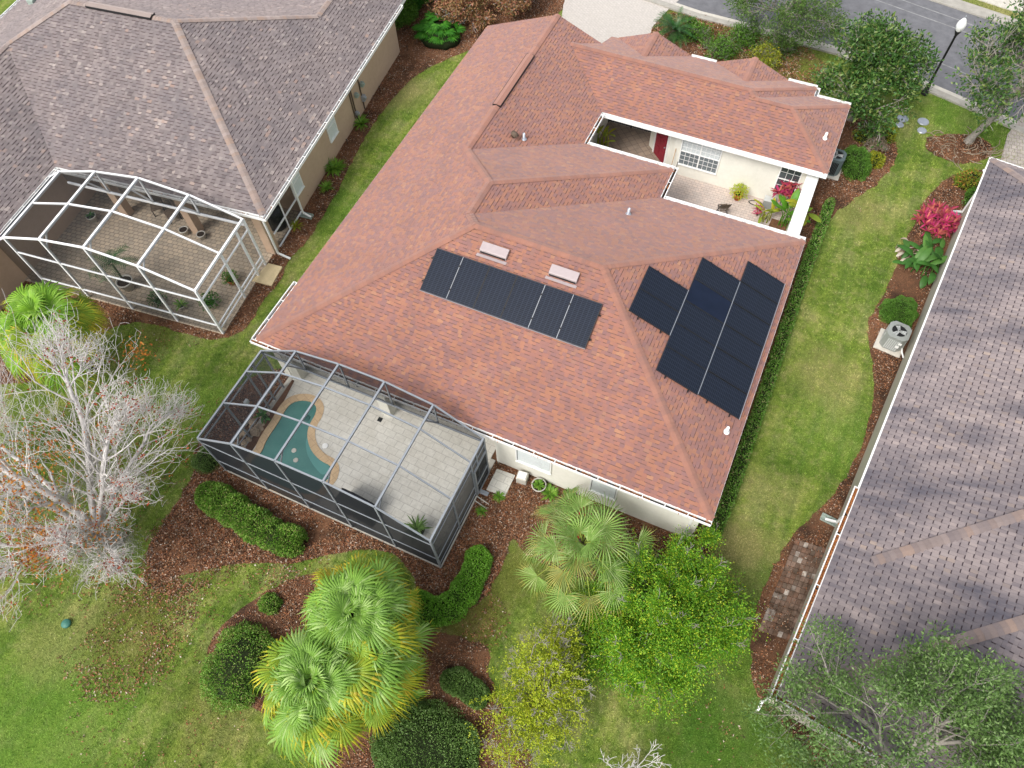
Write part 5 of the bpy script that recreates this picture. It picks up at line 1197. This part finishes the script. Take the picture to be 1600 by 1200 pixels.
# ================================================================== trees
# the big bare tree on the left lawn
def bare_tree():
    R = np.random.default_rng(42); bx_, by_ = -1.5, -8.3
    t = thing('bare_tree', 'tall leafless tree with pale lichen-white branches and a few red leaves on the left lawn', 'tree', (bx_, by_, 0))
    segs = []; tips = []
    def limb(p, d, r, L, n=5, lev=4, wig=.10):
        p = np.array(p, float); d = unit(np.array(d, float)); 
        for i in range(n):
            d = unit(d+R.normal(size=3)*wig+np.array([0, 0, .02])); q = p+d*L/n; r1 = r*(1-.45/n); segs.append((p, q, r, r1)); p = q; r = r1
            if i >= 1:
                for _ in range(2 if i % 2 else 3):
                    a = R.normal(size=3); a -= a@d*d; a = unit(a)
                    grow(segs, tips, p, d*.7+a*.7, r*.45, L*.25*R.uniform(.75, 1.3), lev-1, R, 3, (1, 1), .66, .03, .14, .80, .62)
        grow(segs, tips, p, d, r*.9, L*.26, lev-1, R, 4, (2, 2), .6, .03, .14, .74, .62)
    segs += [(np.array([0, 0, 0.]), np.array([-.02, 0, .5]), .30, .22), (np.array([-.02, 0, .5]), np.array([-.05, .02, 1.3]), .22, .20)]
    o = [-.05, .02, 1.2]
    limb(o, (-.75, .55, 1.1), .15, 5.0, 6); limb(o, (-.55, .85, 1.0), .13, 4.6, 6); limb(o, (-.05, .95, .95), .12, 3.6, 6)
    limb(o, (-1.0, .1, .75), .13, 4.8, 6); limb(o, (-.8, -.5, .65), .11, 3.9, 5); limb(o, (-.05, .9, .55), .10, 3.4, 5); limb(o, (.75, -.05, .45), .07, 1.9, 4); limb(o, (.35, -.45, .55), .09, 2.4, 4); limb(o, (-.5, -.9, .45), .09, 3.0, 5)
    limb(o, (-.1, -.8, .5), .09, 2.4, 4); limb(o, (.55, .45, .75), .09, 2.0, 5); limb(o, (-1., .45, .35), .11, 4.4, 5)
    for p_ in tips:
        for _ in range(1):
            d_ = unit(unit(p_-np.array([0, 0, 1.2]))+R.normal(size=3)*.6); L_ = R.uniform(.12, .3); q_ = p_+d_*L_; segs.append((p_, q_, .0055, .0045))
            segs.append((q_, q_+unit(d_+R.normal(size=3)*.5)*L_*.7, .0045, .003))
    seg_mesh('trunk', segs, M['palebark'], t, 4, .0048)
    T = np.array(tips); print('bare tips', len(T))
    k_ = (R.random(len(T)) < .13); C = np.repeat(T[k_], 5, 0); o_ = rdirs(len(C))*.10
    leaves('red_leaves', C+o_, rdirs(len(C)), .085*R.uniform(.7, 1.3, len(C)), .055, M['redleaf'], t)
    # two clusters that still hold orange leaves
    C = []
    for px, py, z, n_, s_ in ((60, 855, 3.2, 900, .42), (20, 740, 5., 260, .5), (75, 700, 5., 200, .5), (215, 480+70, 4.2, 130, .25), (150, 830, 3.0, 160, .35), (30, 800, 4., 120, .4), (100, 790, 3.5, 90, .4)):
        q = np.array(g(px, py, z))-np.array([bx_, by_, 0]); C.append(q+R.normal(size=(n_, 3))*s_)
    C = np.concatenate(C); leaves('orange_leaves', C, rdirs(len(C)), .10*R.uniform(.7, 1.3, len(C)), .07, M['orangeleaf'], t)
    # moss hanging round the fork
    C = []
    for q, n_, s_ in (((.2, -.35, 1.6), 5200, (.5, .45, .35)), ((1.0, .1, 1.6), 1400, (.5, .2, .2)), ((-.8, .7, 2.6), 900, (.3, .3, .3)), ((-.2, 1.5, 3.2), 700, (.3, .35, .3)), ((-1.6, -.3, 2.9), 900, (.4, .3, .3))): C.append(np.array(q)+R.normal(size=(n_, 3))*np.array(s_))
    C = np.concatenate(C); D = rdirs(len(C)); D[:, 2] = -np.abs(D[:, 2])-.1
    leaves('moss', C, D, .16*R.uniform(.5, 1.4, len(C)), .012, M['moss'], t, 0)
bare_tree()
# lime green tree beside the back corner
def leafy_mass(name, label, x, y, cx, rad, mat, n, ls, seed, nb=26, bark='greybark', z0=.8, shoots=0, tw=(1, 1), tl=.30):
    """small tree: several stems and leaf-laden boughs spread over an uneven dome"""
    R = np.random.default_rng(seed); t = thing(name, label, 'tree', (x, y, 0)); segs = []; B = []
    for i in range(nb):
        q = rdirs(1)[0]; q[2] = abs(q[2])*.9+.05; q = unit(q); k_ = .55+.45*R.random()**.5
        B.append(np.array(cx)+q*np.array(rad)*k_*(1+.18*R.normal()))
    for b in B:
        p = np.array([0, 0, .1])+R.normal(size=3)*np.array([.08, .08, 0]); m_ = (p+b)/2+np.array([0, 0, .25])+R.normal(size=3)*.15
        ts = np.linspace(0, 1, 7); pts = [(1-s)**2*p+2*s*(1-s)*m_+s*s*b for s in ts]
        for i in range(6): segs.append((pts[i], pts[i+1], .045*(1-.12*i), .045*(1-.12*(i+1))))
        tp = []
        grow(segs, tp, pts[-1], b-m_, .012, tl, 2, R, 3, tw, .7, .03, .2)
    seg_mesh('trunk', segs, M[bark], t, 5, .007)
    per = n//nb; C = []; D = []
    for b in B:
        r = R.uniform(.28, .75); q = rdirs(per); rr = R.random((per, 1))**.4; C.append(b+q*rr*r*np.array([1, 1, .7])*(1+.35*R.normal(size=(per, 1)))); D.append(q+rdirs(per)*.8)
    if shoots:
        for _ in range(shoots):
            b = B[R.integers(nb)]; d = unit(R.normal(size=3)+np.array([0, 0, .5])); L = R.uniform(.4, .9); m = 46
            s_ = R.random((m, 1)); C.append(b+d*(s_*L+.25)+R.normal(size=(m, 3))*.035); D.append(rdirs(m)+d)
    C = np.concatenate(C); D = np.concatenate(D)
    leaves('crown', C, D, ls*R.uniform(.7, 1.35, len(C)), ls*.55, mat, t); return t
leafy_mass('leafy_tree', 'dense lime green small-leaved tree at the back corner of the middle house', 17.0, -3.1, (-.1, -.2, .8), (2.3, 2.5, 2.2), M['lime'], 130000, .066, 12, 100, shoots=200)
x_, y_, _z = g(840, 1100); leafy_mass('sparse_tree', 'small yellow green tree with a tangle of grey twigs at the bottom edge', x_, y_, (.0, .3, 1.0), (1.25, 1.95, 1.35), M['yellow'], 13500, .07, 14, 60, bark='greybark', shoots=70, tw=(2, 2), tl=.30)
x_, y_, _z = g(985, 1215); twiggy('bare_shrub', 'pale leafless twigs poking in at the bottom edge right of the yellow green tree', 'shrub', x_, y_, 1, 7, .62, 3, M['moss'], 0, .1, .1, 77, 'palebark', .9, (.2, 1.2), (1, 1), r0=.02, rmin=.008)
# street trees
canopy_tree('street_tree', 'dense dark glossy tree between the road and the right end of the red-brown roof', 18.0, 23.9, 1.6, .17, 9, 1.32, 3, M['magnolia'], 20, .19, .40, 4, 'greybark', (2, 2), .8, .04, rmin=.012, el=(.0, 1.3), keep=.9, n=3)
canopy_tree('street_tree', 'open dark green street tree rising from the root-covered ring at the right edge', *g(1512, 222)[:2], 3.0, .16, 8, 1.55, 3, M['magnolia'], 12, .18, .36, 9, 'greybark', (2, 2), .8, .05, lean=(.22, -.02), rmin=.010, keep=.7, n=3)
canopy_tree('oak_tree', 'fine leaved oak boughs hanging over the kerb at the top edge', 13.2, 28.2, 1.9, .10, 9, 1.45, 3, M['oakleaf'], 30, .12, .34, 15, 'greybark', (2, 2), .8, .0, rmin=.006, el=(-.1, 1.0), keep=.7, n=3)
canopy_tree('oak_tree', 'small-leaved oak crown overhanging the mauve roof at the bottom right corner', 23.6, -6.1, 4.0, .13, 10, 1.75, 3, M['oakgrey'], 60, .095, .34, 25, 'greybark', (2, 2), .8, .02, lean=(-.02, .35), rmin=.005, el=(-.15, .9), keep=1., n=3)
# surface roots and twigs in the ring
mb = MB(); c0 = g(1500, 232)
for i in range(46):
    a = random.uniform(0, 6.28); r = random.uniform(.1, 1.2); x = c0[0]+r*math.cos(a)*1.2; y = c0[1]+r*math.sin(a)*.8; th = a+random.uniform(-.9, .9); L = random.uniform(.3, 1.)
    pts = [(x+math.cos(th+.3*s_)*L*s_/3, y+math.sin(th+.3*s_)*L*s_/3, .035+.05*math.sin(s_)) for s_ in range(4)]; mb.tube(pts, .018, 5)
tag(mb.build('fallen_twigs', M['straw']), 'heap of fallen palm twigs in the root-covered ring', 'twig heap')
p = g(1366, 232); twiggy('dead_bush', 'dry grey twiggy bush on the mulch between the golden bushes', 'shrub', p[0], p[1], 1, 12, .3, 2, M['straw'], 12, .06, .14, 61, 'palebark', rmin=.007)

# ================================================================== bright tropical planting
def cordyline(label, px, py, heads, rad, h, L, wd, mat, n=14, z=0., name='cordyline'):
    p = g(px, py, z); t = thing(name, label, 'plant', (p[0], p[1], z)); A = Arr(); st = MB()
    for i in range(heads):
        r = rad*math.sqrt((i+.5)/heads); a = i*2.4; c = np.array([r*math.cos(a), r*math.sin(a), h*random.uniform(.6, 1.1)*(1-.35*r/rad)])
        rosette(A, c, n, L, wd, (.0, 1.35), .7); st.tube([(c[0]*.25, c[1]*.25, 0), (c[0]*.7, c[1]*.7, c[2]*.6), tuple(c)], .014, 5)
    A.build('leaves', [M[mat]], t); st.build('stems', M['bark'], t); return t
cordyline('tall magenta ti plant standing against the courtyard parapet', 1223, 318, 22, .55, 1.4, .42, .085, 'magenta')
cordyline('bed of magenta and orange ti plants beside the mauve roof', 1459, 352, 30, .85, .6, .36, .085, 'magenta', name='ti_plant_bed')
cordyline('dark red bromeliads glimpsed beneath the silvery fan palm', 905, 828, 7, .6, .35, .34, .07, 'redstrap', name='bromeliad')
cordyline('little purple ti plant peeping over the courtyard eave', 1182, 338, 3, .12, .5, .3, .05, 'magenta', 10)
def bananas(label, px, py, n, L, wd, mat, rad, el=(.7, 1.45), droop=.9, name='broad_leaf_plant', z=0., z0=.3):
    p = g(px, py, z); t = thing(name, label, 'plant', (p[0], p[1], z)); A = Arr(); st = MB()
    for i in range(n):
        a = i*2.4; c = np.array([rad*math.cos(a)*math.sqrt(i/n), rad*math.sin(a)*math.sqrt(i/n), z0]); az = random.uniform(0, 6.28); e = random.uniform(*el)
        q = c+np.array([math.cos(az)*math.cos(e), math.sin(az)*math.cos(e), math.sin(e)])*L*.45
        st.tube([tuple(c-np.array([0, 0, z0])), tuple(c), tuple(q)], [.03, .025, .014], 5)
        strap(A, q, az, e-.25, L*random.uniform(.8, 1.15), wd*random.uniform(.8, 1.15), droop*random.uniform(.6, 1.4), 0, 7, fold=.28, prof=lambda t: max(.02, math.sin(math.pi*min(1, .08+t*.92))**.55))
    A.build('leaves', [M[mat]], t); st.build('stalks', M[mat], t); return t
bananas('large upright bird-of-paradise leaves at the end of the courtyard parapet', 1226, 352, 13, .85, .30, 'banana', .32, (.8, 1.5), .55, z0=.5)
bananas('yellow green broad leaves spilling over the end of the courtyard wall', 1246, 352, 7, .7, .30, 'gold', .2, (.4, 1.2), .9, z0=.9)
bananas('yellow green leaves showing above the courtyard eave', 1192, 345, 9, .6, .16, 'gold', .28, (.5, 1.4), 1.0, z0=.4)
bananas('pair of yellow green broad leaved plants in the shaded entry', 940, 232, 12, .5, .13, 'gold', .35, (.5, 1.4), 1.0, z=0.05, z0=.6)
bananas('dense clump of dark broad leaves between the ti plants and the boxwood ball', 1443, 412, 42, .8, .26, 'banana_dk', .8, (.25, 1.3), 1.1, z0=.15)
bananas('broken pale broad leaves at the lawn edge of the dark leaf clump', 1412, 395, 12, .45, .14, 'deadleaf', .45, (.1, 1.0), 1.6, z0=.2)
# potted plants
def pot(label, x, y, z, r, h, mat, foliage, name='potted_plant', cat='potted plant'):
    t = thing(name, label, cat, (x, y, z)); mb = MB(); mb.lathe([(0, 0), (r*.68, 0), (r*.95, h*.86), (r*1.06, h*.86), (r*1.06, h), (r*.92, h), (r*.9, h*.88)], 20); mb.build('pot', M[mat], t, True)
    mb = MB(); mb.lathe([(r*.9, h*.88), (0, h*.9)], 20); mb.build('soil', M['soil'], t)
    if foliage:
        kind, mt, L, n = foliage
        if kind == 'rosette': A = Arr(); rosette(A, (0, 0, h*.9), n, L, .05, (.3, 1.4), 1.2); A.build('leaves', [M[mt]], t)
        elif kind == 'bush':
            q = rdirs(n); q[:, 2] = np.abs(q[:, 2])*1.1; P = q*L*rng.random((n, 1))**.4+np.array([0, 0, h]); leaves('leaves', P, q+rdirs(n), .09*rng.uniform(.7, 1.4, n), .045, M[mt], t)
        elif kind == 'palm':
            A = Arr(); s_ = MB(); s_.tube([(0, 0, h*.8), (.05, .02, h+1.1)], .045, 7)
            for i in range(12):
                az = i*2.4; e = random.uniform(.4, 1.2); p = np.array([.05, .02, h+1.1]); h3 = np.array([math.cos(az), math.sin(az), 0]); sd3 = np.array([-math.sin(az), math.cos(az), 0])
                for j in range(14):
                    d = h3*math.cos(e)+np.array([0, 0, math.sin(e)]); p = p+d*.075; e -= .11
                    for sg in (-1, 1): A.add([p, p+d*.045, p+sd3*sg*.26+d*.16-np.array([0, 0, .06])], [(0, 1, 2)])
            np_mesh('fronds', np.concatenate(A.V), np.concatenate(A.F), M[mt], t); s_.build('stem', M['bark'], t, True)
    return t
pot('terracotta pot with a yellow green bushy plant against the courtyard wall', 14.33, 16.55, .05, .20, .34, 'terracotta', ('bush', 'yellow', .42, 420))
pot('large pale pot holding a small palm inside the white screen porch', *lw(-5.8, -3.45)[:2], .06, .34, .50, 'pot_white', ('palm', 'cycad', .6, 0))
pot('pale pot at the foot of the right tan porch column, left one of two', *lw(-5.0, .02)[:2], .06, .2, .32, 'pot_white', None, 'planter_pot', 'pot')
pot('pale pot at the foot of the right tan porch column, right one of two', *lw(-4.1, .02)[:2], .06, .19, .3, 'pot_white', None, 'planter_pot', 'pot')
pot('pot with a small plant deep in the left end of the white screen porch', *lw(-9.6, -.5)[:2], .06, .22, .36, 'pot_white', ('rosette', 'philo', .3, 20))
pot('dark green leafy pot plant in the near corner of the white screen porch', *lw(-1.7, -3.3)[:2], .06, .22, .34, 'pot_white', ('bush', 'philo', .45, 500))
pot('leafy pot plant halfway along the end screen of the white porch', *lw(-1.5, -1.9)[:2], .06, .2, .3, 'terracotta', ('bush', 'strip', .36, 380))
pot('low green pot plant behind the front screen of the white porch', *lw(-2.9, -3.75)[:2], .06, .16, .25, 'pot_white', ('rosette', 'lily', .4, 30))
pot('trailing green pot plant between the palm pot and the near corner of the porch', *lw(-4.0, -3.8)[:2], .06, .18, .25, 'pot_white', ('bush', 'banana_dk', .4, 380))
x_, y_, _ = g(842, 762); pot('white round pot of green rosettes on the mulch left of the silvery fan palm', x_, y_, 0, .26, .30, 'pot_white', ('rosette', 'lily', .3, 40))
pot('dark planter with a spiky grey green shrub in the near corner of the pool enclosure', 8.35, -3.45, .07, .25, .3, 'hose', ('rosette', 'hedge_dark', .62, 46))
bananas('green plant beside the rock waterfall', 300+370/3.2, 530+395/3.2, 10, .35, .10, 'banana_dk', .15, (.5, 1.3), 1.0, z=.07, z0=.1)

# ================================================================== equipment and small things
def condenser(label, x, y, rz, w_, h, side, top, pad, louvre=True):
    t = thing('air_conditioner', label, 'air conditioner', (x, y, 0), rz)
    a = w_/2; ch = .16
    def rr(s): return [(s*(a-ch), -s*a), (s*a, -s*(a-ch)), (s*a, s*(a-ch)), (s*(a-ch), s*a), (-s*(a-ch), s*a), (-s*a, s*(a-ch)), (-s*a, -s*(a-ch)), (-s*(a-ch), -s*a)]
    if pad: mb = MB(); mb.box((-a-.14, -a-.14, 0), (a+.10, a+.10, .08)); mb.build('pad', M['concrete'], t, bevel=.02)
    mb = MB(); mb.prism(rr(1), .08, h); mb.build('body', M[side], t, bevel=.01)
    mb = MB(); n = 7
    for s_ in (-1, 1):
        for i in range(n):
            q = (i-(n-1)/2)*(2*(a-ch)/n)
            mb.box((q-.022, s_*a-.012, .16), (q+.022, s_*a+.012, h-.12)); mb.box((s_*a-.012, q-.022, .16), (s_*a+.012, q+.022, h-.12))
    mb.build('grille', M['ac_lite'] if louvre else M['iron'], t)
    mb = MB(); ro = .29; m_ = 24; oct_ = rr(1.03); outer = []
    for i in range(m_):
        th = 2*math.pi*i/m_; dx, dy = math.cos(th), math.sin(th); best = 9
        for j in range(8):
            (x1, y1), (x2, y2) = oct_[j], oct_[(j+1) % 8]; ex, ey = x2-x1, y2-y1; den = dx*ey-dy*ex
            if abs(den) > 1e-9:
                tt = (x1*ey-y1*ex)/den; uu = (x1*dy-y1*dx)/den
                if tt > 0 and -1e-6 <= uu <= 1+1e-6: best = min(best, tt)
        outer.append((dx*best, dy*best))
    inner = [(ro*math.cos(2*math.pi*i/m_), ro*math.sin(2*math.pi*i/m_)) for i in range(m_)]
    vs = [(x, y, h+.05) for x, y in inner]+[(x, y, h+.03) for x, y in outer]+[(x, y, h-.02) for x, y in outer]+[(x, y, h-.12) for x, y in inner]
    fs = [(i, (i+1) % m_, m_+(i+1) % m_, m_+i) for i in range(m_)]+[(m_+i, m_+(i+1) % m_, 2*m_+(i+1) % m_, 2*m_+i) for i in range(m_)]+[(i, 3*m_+i, 3*m_+(i+1) % m_, (i+1) % m_) for i in range(m_)]
    mb.add(vs, fs); mb.build('top_cover', M[top], t)
    mb = MB(); mb.lathe([(0, h+.001), (ro, h+.001)], 24); mb.build('fan_well', M['iron'], t)
    fan = MB()
    for i in range(3):
        th = i*2.094; c, s = math.cos(th), math.sin(th)
        fan.add([(c*.05-s*-.05, s*.05+c*-.05, h+.01), (c*.26-s*-.10, s*.26+c*-.10, h+.01), (c*.26-s*.10, s*.26+c*.10, h+.035), (c*.05-s*.05, s*.05+c*.05, h+.03)], [(0, 1, 2, 3)])
    fan.lathe([(.07, h+.01), (.06, h+.045), (0, h+.05)], 12); fan.build('fan', M['ac_lite'], t)
    gd = MB()
    for r in (.1, .17, .24): gd.tube([(r*math.cos(2*math.pi*i/20), r*math.sin(2*math.pi*i/20), h+.055) for i in range(21)], .0035, 4, cap=False)
    for i in range(6): th = i*math.pi/6; gd.tube([(-ro*math.cos(th), -ro*math.sin(th), h+.055), (ro*math.cos(th), ro*math.sin(th), h+.055)], .0035, 4)
    gd.build('fan_guard', M['iron'], t); return t
c1 = g(1405, 518, .85); ac = condenser('grey air conditioning unit on a pale pad beside the boxwood ball', c1[0], c1[1], -.12, .82, .86, 'ac_grey', 'ac_grey', True)
mb = MB(); mb.tube([(.40, -.12, .25), (.50, -.35, .18), (.62, -.50, .12), (.85, -.52, .18)], .035, 8); mb.build('refrigerant_pipe', M['white'], ac, True)
mb = MB(); mb.box((.18, -.432, .60), (.30, -.41, .70)); mb.box((.14, -.432, .38), (.27, -.41, .50)); mb.build('label_plate', M['white'], ac)
c2 = g(1307, 243, .95); condenser('green grey air conditioning unit at the side wall of the middle house', c2[0]+.02, c2[1], 0., .76, .98, 'ac_green', 'ac_green', True, False)
# lamp post
lp = g(1450, 135); lpb = (20.98, 27.15)
t = thing('street_lamp', 'black street lamp post with a white acorn globe at the edge of the road', 'street lamp', (*lpb, 0))
mb = MB(); mb.lathe([(.17, 0), (.17, .12), (.12, .18), (.10, .55), (.07, .62), (.055, 1.0), (.05, 3.15), (.07, 3.17), (.05, 3.22), (.13, 3.42), (.15, 3.46), (.12, 3.5)], 14); mb.build('post', M['iron'], t, True)
mb = MB(); mb.lathe([(.12, 3.48), (.20, 3.66), (.21, 3.78), (.17, 3.92), (.08, 4.07), (.04, 4.11), (0, 4.14)], 18); mb.build('globe', M['lampglass'], t, True)
mb = MB(); mb.lathe([(.035, 4.11), (.02, 4.17), (.03, 4.2), (0, 4.25)], 10); mb.build('finial', M['steel'], t, True)
# splash blocks
def splash(label, x, y, rz):
    t = MB(); t.box((-.32, -.13, 0), (.32, .13, .03)); t.box((-.32, -.14, 0), (.32, -.115, .09)); t.box((-.32, .115, 0), (.32, .14, .09)); t.box((-.33, -.14, 0), (-.30, .14, .09))
    for yy in (-.05, .05): t.box((-.25, yy-.01, .03), (.32, yy+.01, .05))
    o = t.build('splash_block', M['splash'], bevel=.006); o.location = (x, y, .02); o.rotation_euler = (0, 0, rz); tag(o, label, 'splash block')
x_, y_, _ = g(479, 338); splash('pale green splash block under the downspout of the tan house', x_, y_, LY)
x_, y_, _ = g(1296, 814); splash('pale green splash block beside the gutter of the mauve roof', x_, y_, RY+math.pi)
x_, y_, _ = g(1493, 336); splash('dark splash block at the foot of the downspout beside the ti plants', x_, y_, RY+math.pi)
# utility box on the mulch
t = thing('utility_box', 'beige box with a white lid on the mulch beside the back window', 'utility box', (10.93, -.10, 0), .1)
mb = MB(); mb.box((-.2, -.18, 0), (.2, .18, .42)); mb.build('body', M['tank'], t, bevel=.03); mb = MB(); mb.box((-.16, -.14, .42), (.16, .14, .47)); mb.build('lid', M['white'], t, bevel=.02)
x_, y_, _ = g(105, 975); mb = MB(); mb.lathe([(.15, 0), (.16, .07), (.14, .10), (0, .11)], 18); o = mb.build('irrigation_lid', M['teal'], smooth=True); o.location = (x_, y_, .02); tag(o, 'round green irrigation valve lid in the left lawn', 'valve lid')
for px, py, lab in ((756, 803, 'white framed low planter edging beside the enclosure corner'),):
    a = g(745, 776); b = g(764, 789); mb = MB(); mb.bar((a[0], a[1], .05), (b[0], b[1], .05), .03, .06); mb.bar((a[0], a[1]-.18, .05), (b[0], b[1]-.18, .05), .03, .06); mb.bar((a[0], a[1], .05), (a[0], a[1]-.18, .05), .03, .06); tag(mb.build('planter_edging', M['tank']), lab, 'edging')
x_, y_, _ = g(757, 771); mb = MB(); mb.box((x_-.16, y_-.08, 0), (x_+.16, y_+.08, .1)); tag(mb.build('door_step', M['steel'], bevel=.01), 'small grey metal step at the foot of the enclosure door post', 'step')
# courtyard furniture
t = thing('hose_box', 'grey hose box with a green hose coiled beside it in the courtyard', 'hose box', (15.72, 16.62, .05), .05)
mb = MB(); mb.box((-.24, -.17, 0), (.24, .17, .46)); mb.build('body', M['ac_grey'], t, bevel=.02); mb = MB(); mb.box((-.25, -.18, .46), (.25, .18, .50)); mb.build('lid', M['ac_lite'], t, bevel=.015)
mb = MB(); mb.tube([(-.55+.3*math.cos(a), .0+.14*math.sin(a), .03+.012*math.sin(a*2)) for a in np.linspace(0, 6.1, 26)]+[(-.24, .0, .1)], .018, 7); mb.build('hose', M['hose'], t, True)
t = thing('folding_chair', 'dark slatted folding chair whose back shows above the courtyard eave', 'chair', (13.95, 15.35, .05), .5)
mb = MB()
for s_ in (-1, 1): mb.bar((s_*.22, .2, 0), (s_*.22, -.22, .85), .03, .03); mb.bar((s_*.2, -.2, 0), (s_*.2, .2, .45), .03, .03)
mb.build('legs', M['iron'], t); mb = MB()
for i in range(5): mb.bar((-.2, -.16+i*.085, .45), (.2, -.16+i*.085, .45), .05, .015)
mb.build('seat', M['bark'], t); mb = MB()
for i in range(5): mb.bar((-.2, -.10-i*.03, .55+i*.07), (.2, -.10-i*.03, .55+i*.07), .015, .045)
mb.build('backrest', M['bark'], t)
t = thing('broom', 'wooden broom leaning on the courtyard wall beside the crimson door', 'broom', (11.0, 16.93, .05))
mb = MB(); mb.tube([(0, -.22, .2), (.03, .02, 1.5)], .014, 7); mb.build('handle', M['wood'], t); mb = MB(); mb.prism([(-.16, -.26), (.16, -.26), (.12, -.18), (-.12, -.18)], 0, .22); mb.build('head', M['straw'], t)
t = thing('mop', 'short grey stick leaning on the courtyard wall beside the broom', 'mop', (11.22, 16.93, .05)); mb = MB(); mb.tube([(0, -.16, .0), (.02, .02, .8)], .016, 7); mb.build('handle', M['iron'], t)
# iron gate
t = thing('iron_gate', 'black iron bar gate across the shaded entry passage', 'gate', (7.04, 19.15, .05)); gl = 9.45-7.04
mb = MB()
for z in (.1, 1.0, 1.75): mb.bar((0, 0, z), (gl, 0, z), .03, .04)
for x in (0.02, gl*.5, gl-.02): mb.bar((x, 0, 0), (x, 0, 1.9), .05, .05, up=(0, 1, 0))
mb.build('frame', M['iron'], t); mb = MB()
for i in range(21): mb.bar((gl*(i+.5)/21, 0, .05), (gl*(i+.5)/21, 0, 1.85), .016, .016, up=(0, 1, 0))
mb.build('bars', M['iron'], t)
# covered grill inside the pool enclosure
t = thing('covered_grill', 'grill under a rumpled black cover against the front screen of the pool enclosure', 'grill', (6.0, -3.62, .07), -.05)
mb = MB(); nx_, ny_ = 16, 8; vs = []
for j in range(ny_+1):
    for i in range(nx_+1):
        u = i/nx_*2-1; v = j/ny_*2-1; ed = max(abs(u)**6, abs(v)**6); z = .95+.10*math.exp(-(u*1.6)**2)-.9*ed*(1 if max(abs(u), abs(v)) > .93 else .12)
        vs.append((u*.78*(1+.03*noise.noise(Vector((u*5, v*5, z)))), v*.34, max(.02, z+.035*noise.noise(Vector((u*4, v*4, 2))))))
fs = [(j*(nx_+1)+i, j*(nx_+1)+i+1, (j+1)*(nx_+1)+i+1, (j+1)*(nx_+1)+i) for j in range(ny_) for i in range(nx_)]
mb.add(vs, fs); mb.build('cover', M['frame_black'], t, True)
# grill in the tan house side recess, patio chairs
px_ = lw(-1.1, 1.7); t = thing('kettle_grill', 'round black covered grill in the side recess of the tan house', 'grill', (px_[0], px_[1], .06))
mb = MB(); mb.lathe([(.40, 0), (.46, .5), (.44, .95), (.30, 1.15), (0, 1.2)], 20); mb.build('cover', M['frame_black'], t, True)
def lounge(label, x, y, z, rz):
    t = thing('patio_chair', label, 'chair', (x, y, z), rz)
    mb = MB(); mb.box((-.28, -.28, .36), (.28, .28, .44)); mb.build('seat', M['bark'], t, bevel=.02); mb = MB(); mb.box((-.28, .24, .44), (.28, .30, .9)); mb.build('backrest', M['bark'], t, bevel=.02)
    for sx in (-1, 1):
        for sy in (-1, 1): mb = MB(); mb.bar((sx*.25, sy*.25, 0), (sx*.25, sy*.25, .37), .04, .04); mb.build('leg', M['iron'], t)
x_, y_, _ = lw(-6.9, .9); lounge('brown patio chair between the two tan porch columns, left one', x_, y_, .06, .8)
x_, y_, _ = lw(-6.0, .7); lounge('brown patio chair between the two tan porch columns, right one', x_, y_, .06, -.5)
lounge('dark patio chair under the roof edge inside the pool enclosure', 3.4, 1.2, .07, .4)
# speaker / light on the enclosure side wall
mb = MB(); mb.box((.58, -2.15, 1.7), (.70, -1.95, 1.9)); tag(mb.build('wall_light', M['ac_lite'], bevel=.02), 'small square grey light fixed inside the far side of the pool enclosure', 'light')
# low voltage path lights and sprinkler risers on the mulch strip beside the tan wall
for i, (px, py) in enumerate([(637, 80), (594, 142), (543, 225), (483, 312)]):
    x_, y_, _ = g(px, py); mb = MB(); mb.tube([(0, 0, 0), (0, 0, .26)], .014, 6); mb.tube([(0, 0, .24), (0, 0, .30)], .03, 8); o = mb.build('sprinkler_riser', M['iron']); o.location = (x_, y_, 0)
    tag(o, ['dark sprinkler riser on the mulch at the far corner of the tan wall', 'dark sprinkler riser on the mulch beside the utility boxes', 'dark sprinkler riser between the two strappy clumps of the tan wall', 'dark sprinkler riser on the mulch near the splash block'][i], 'sprinkler', 'sprinkler risers along the tan wall')
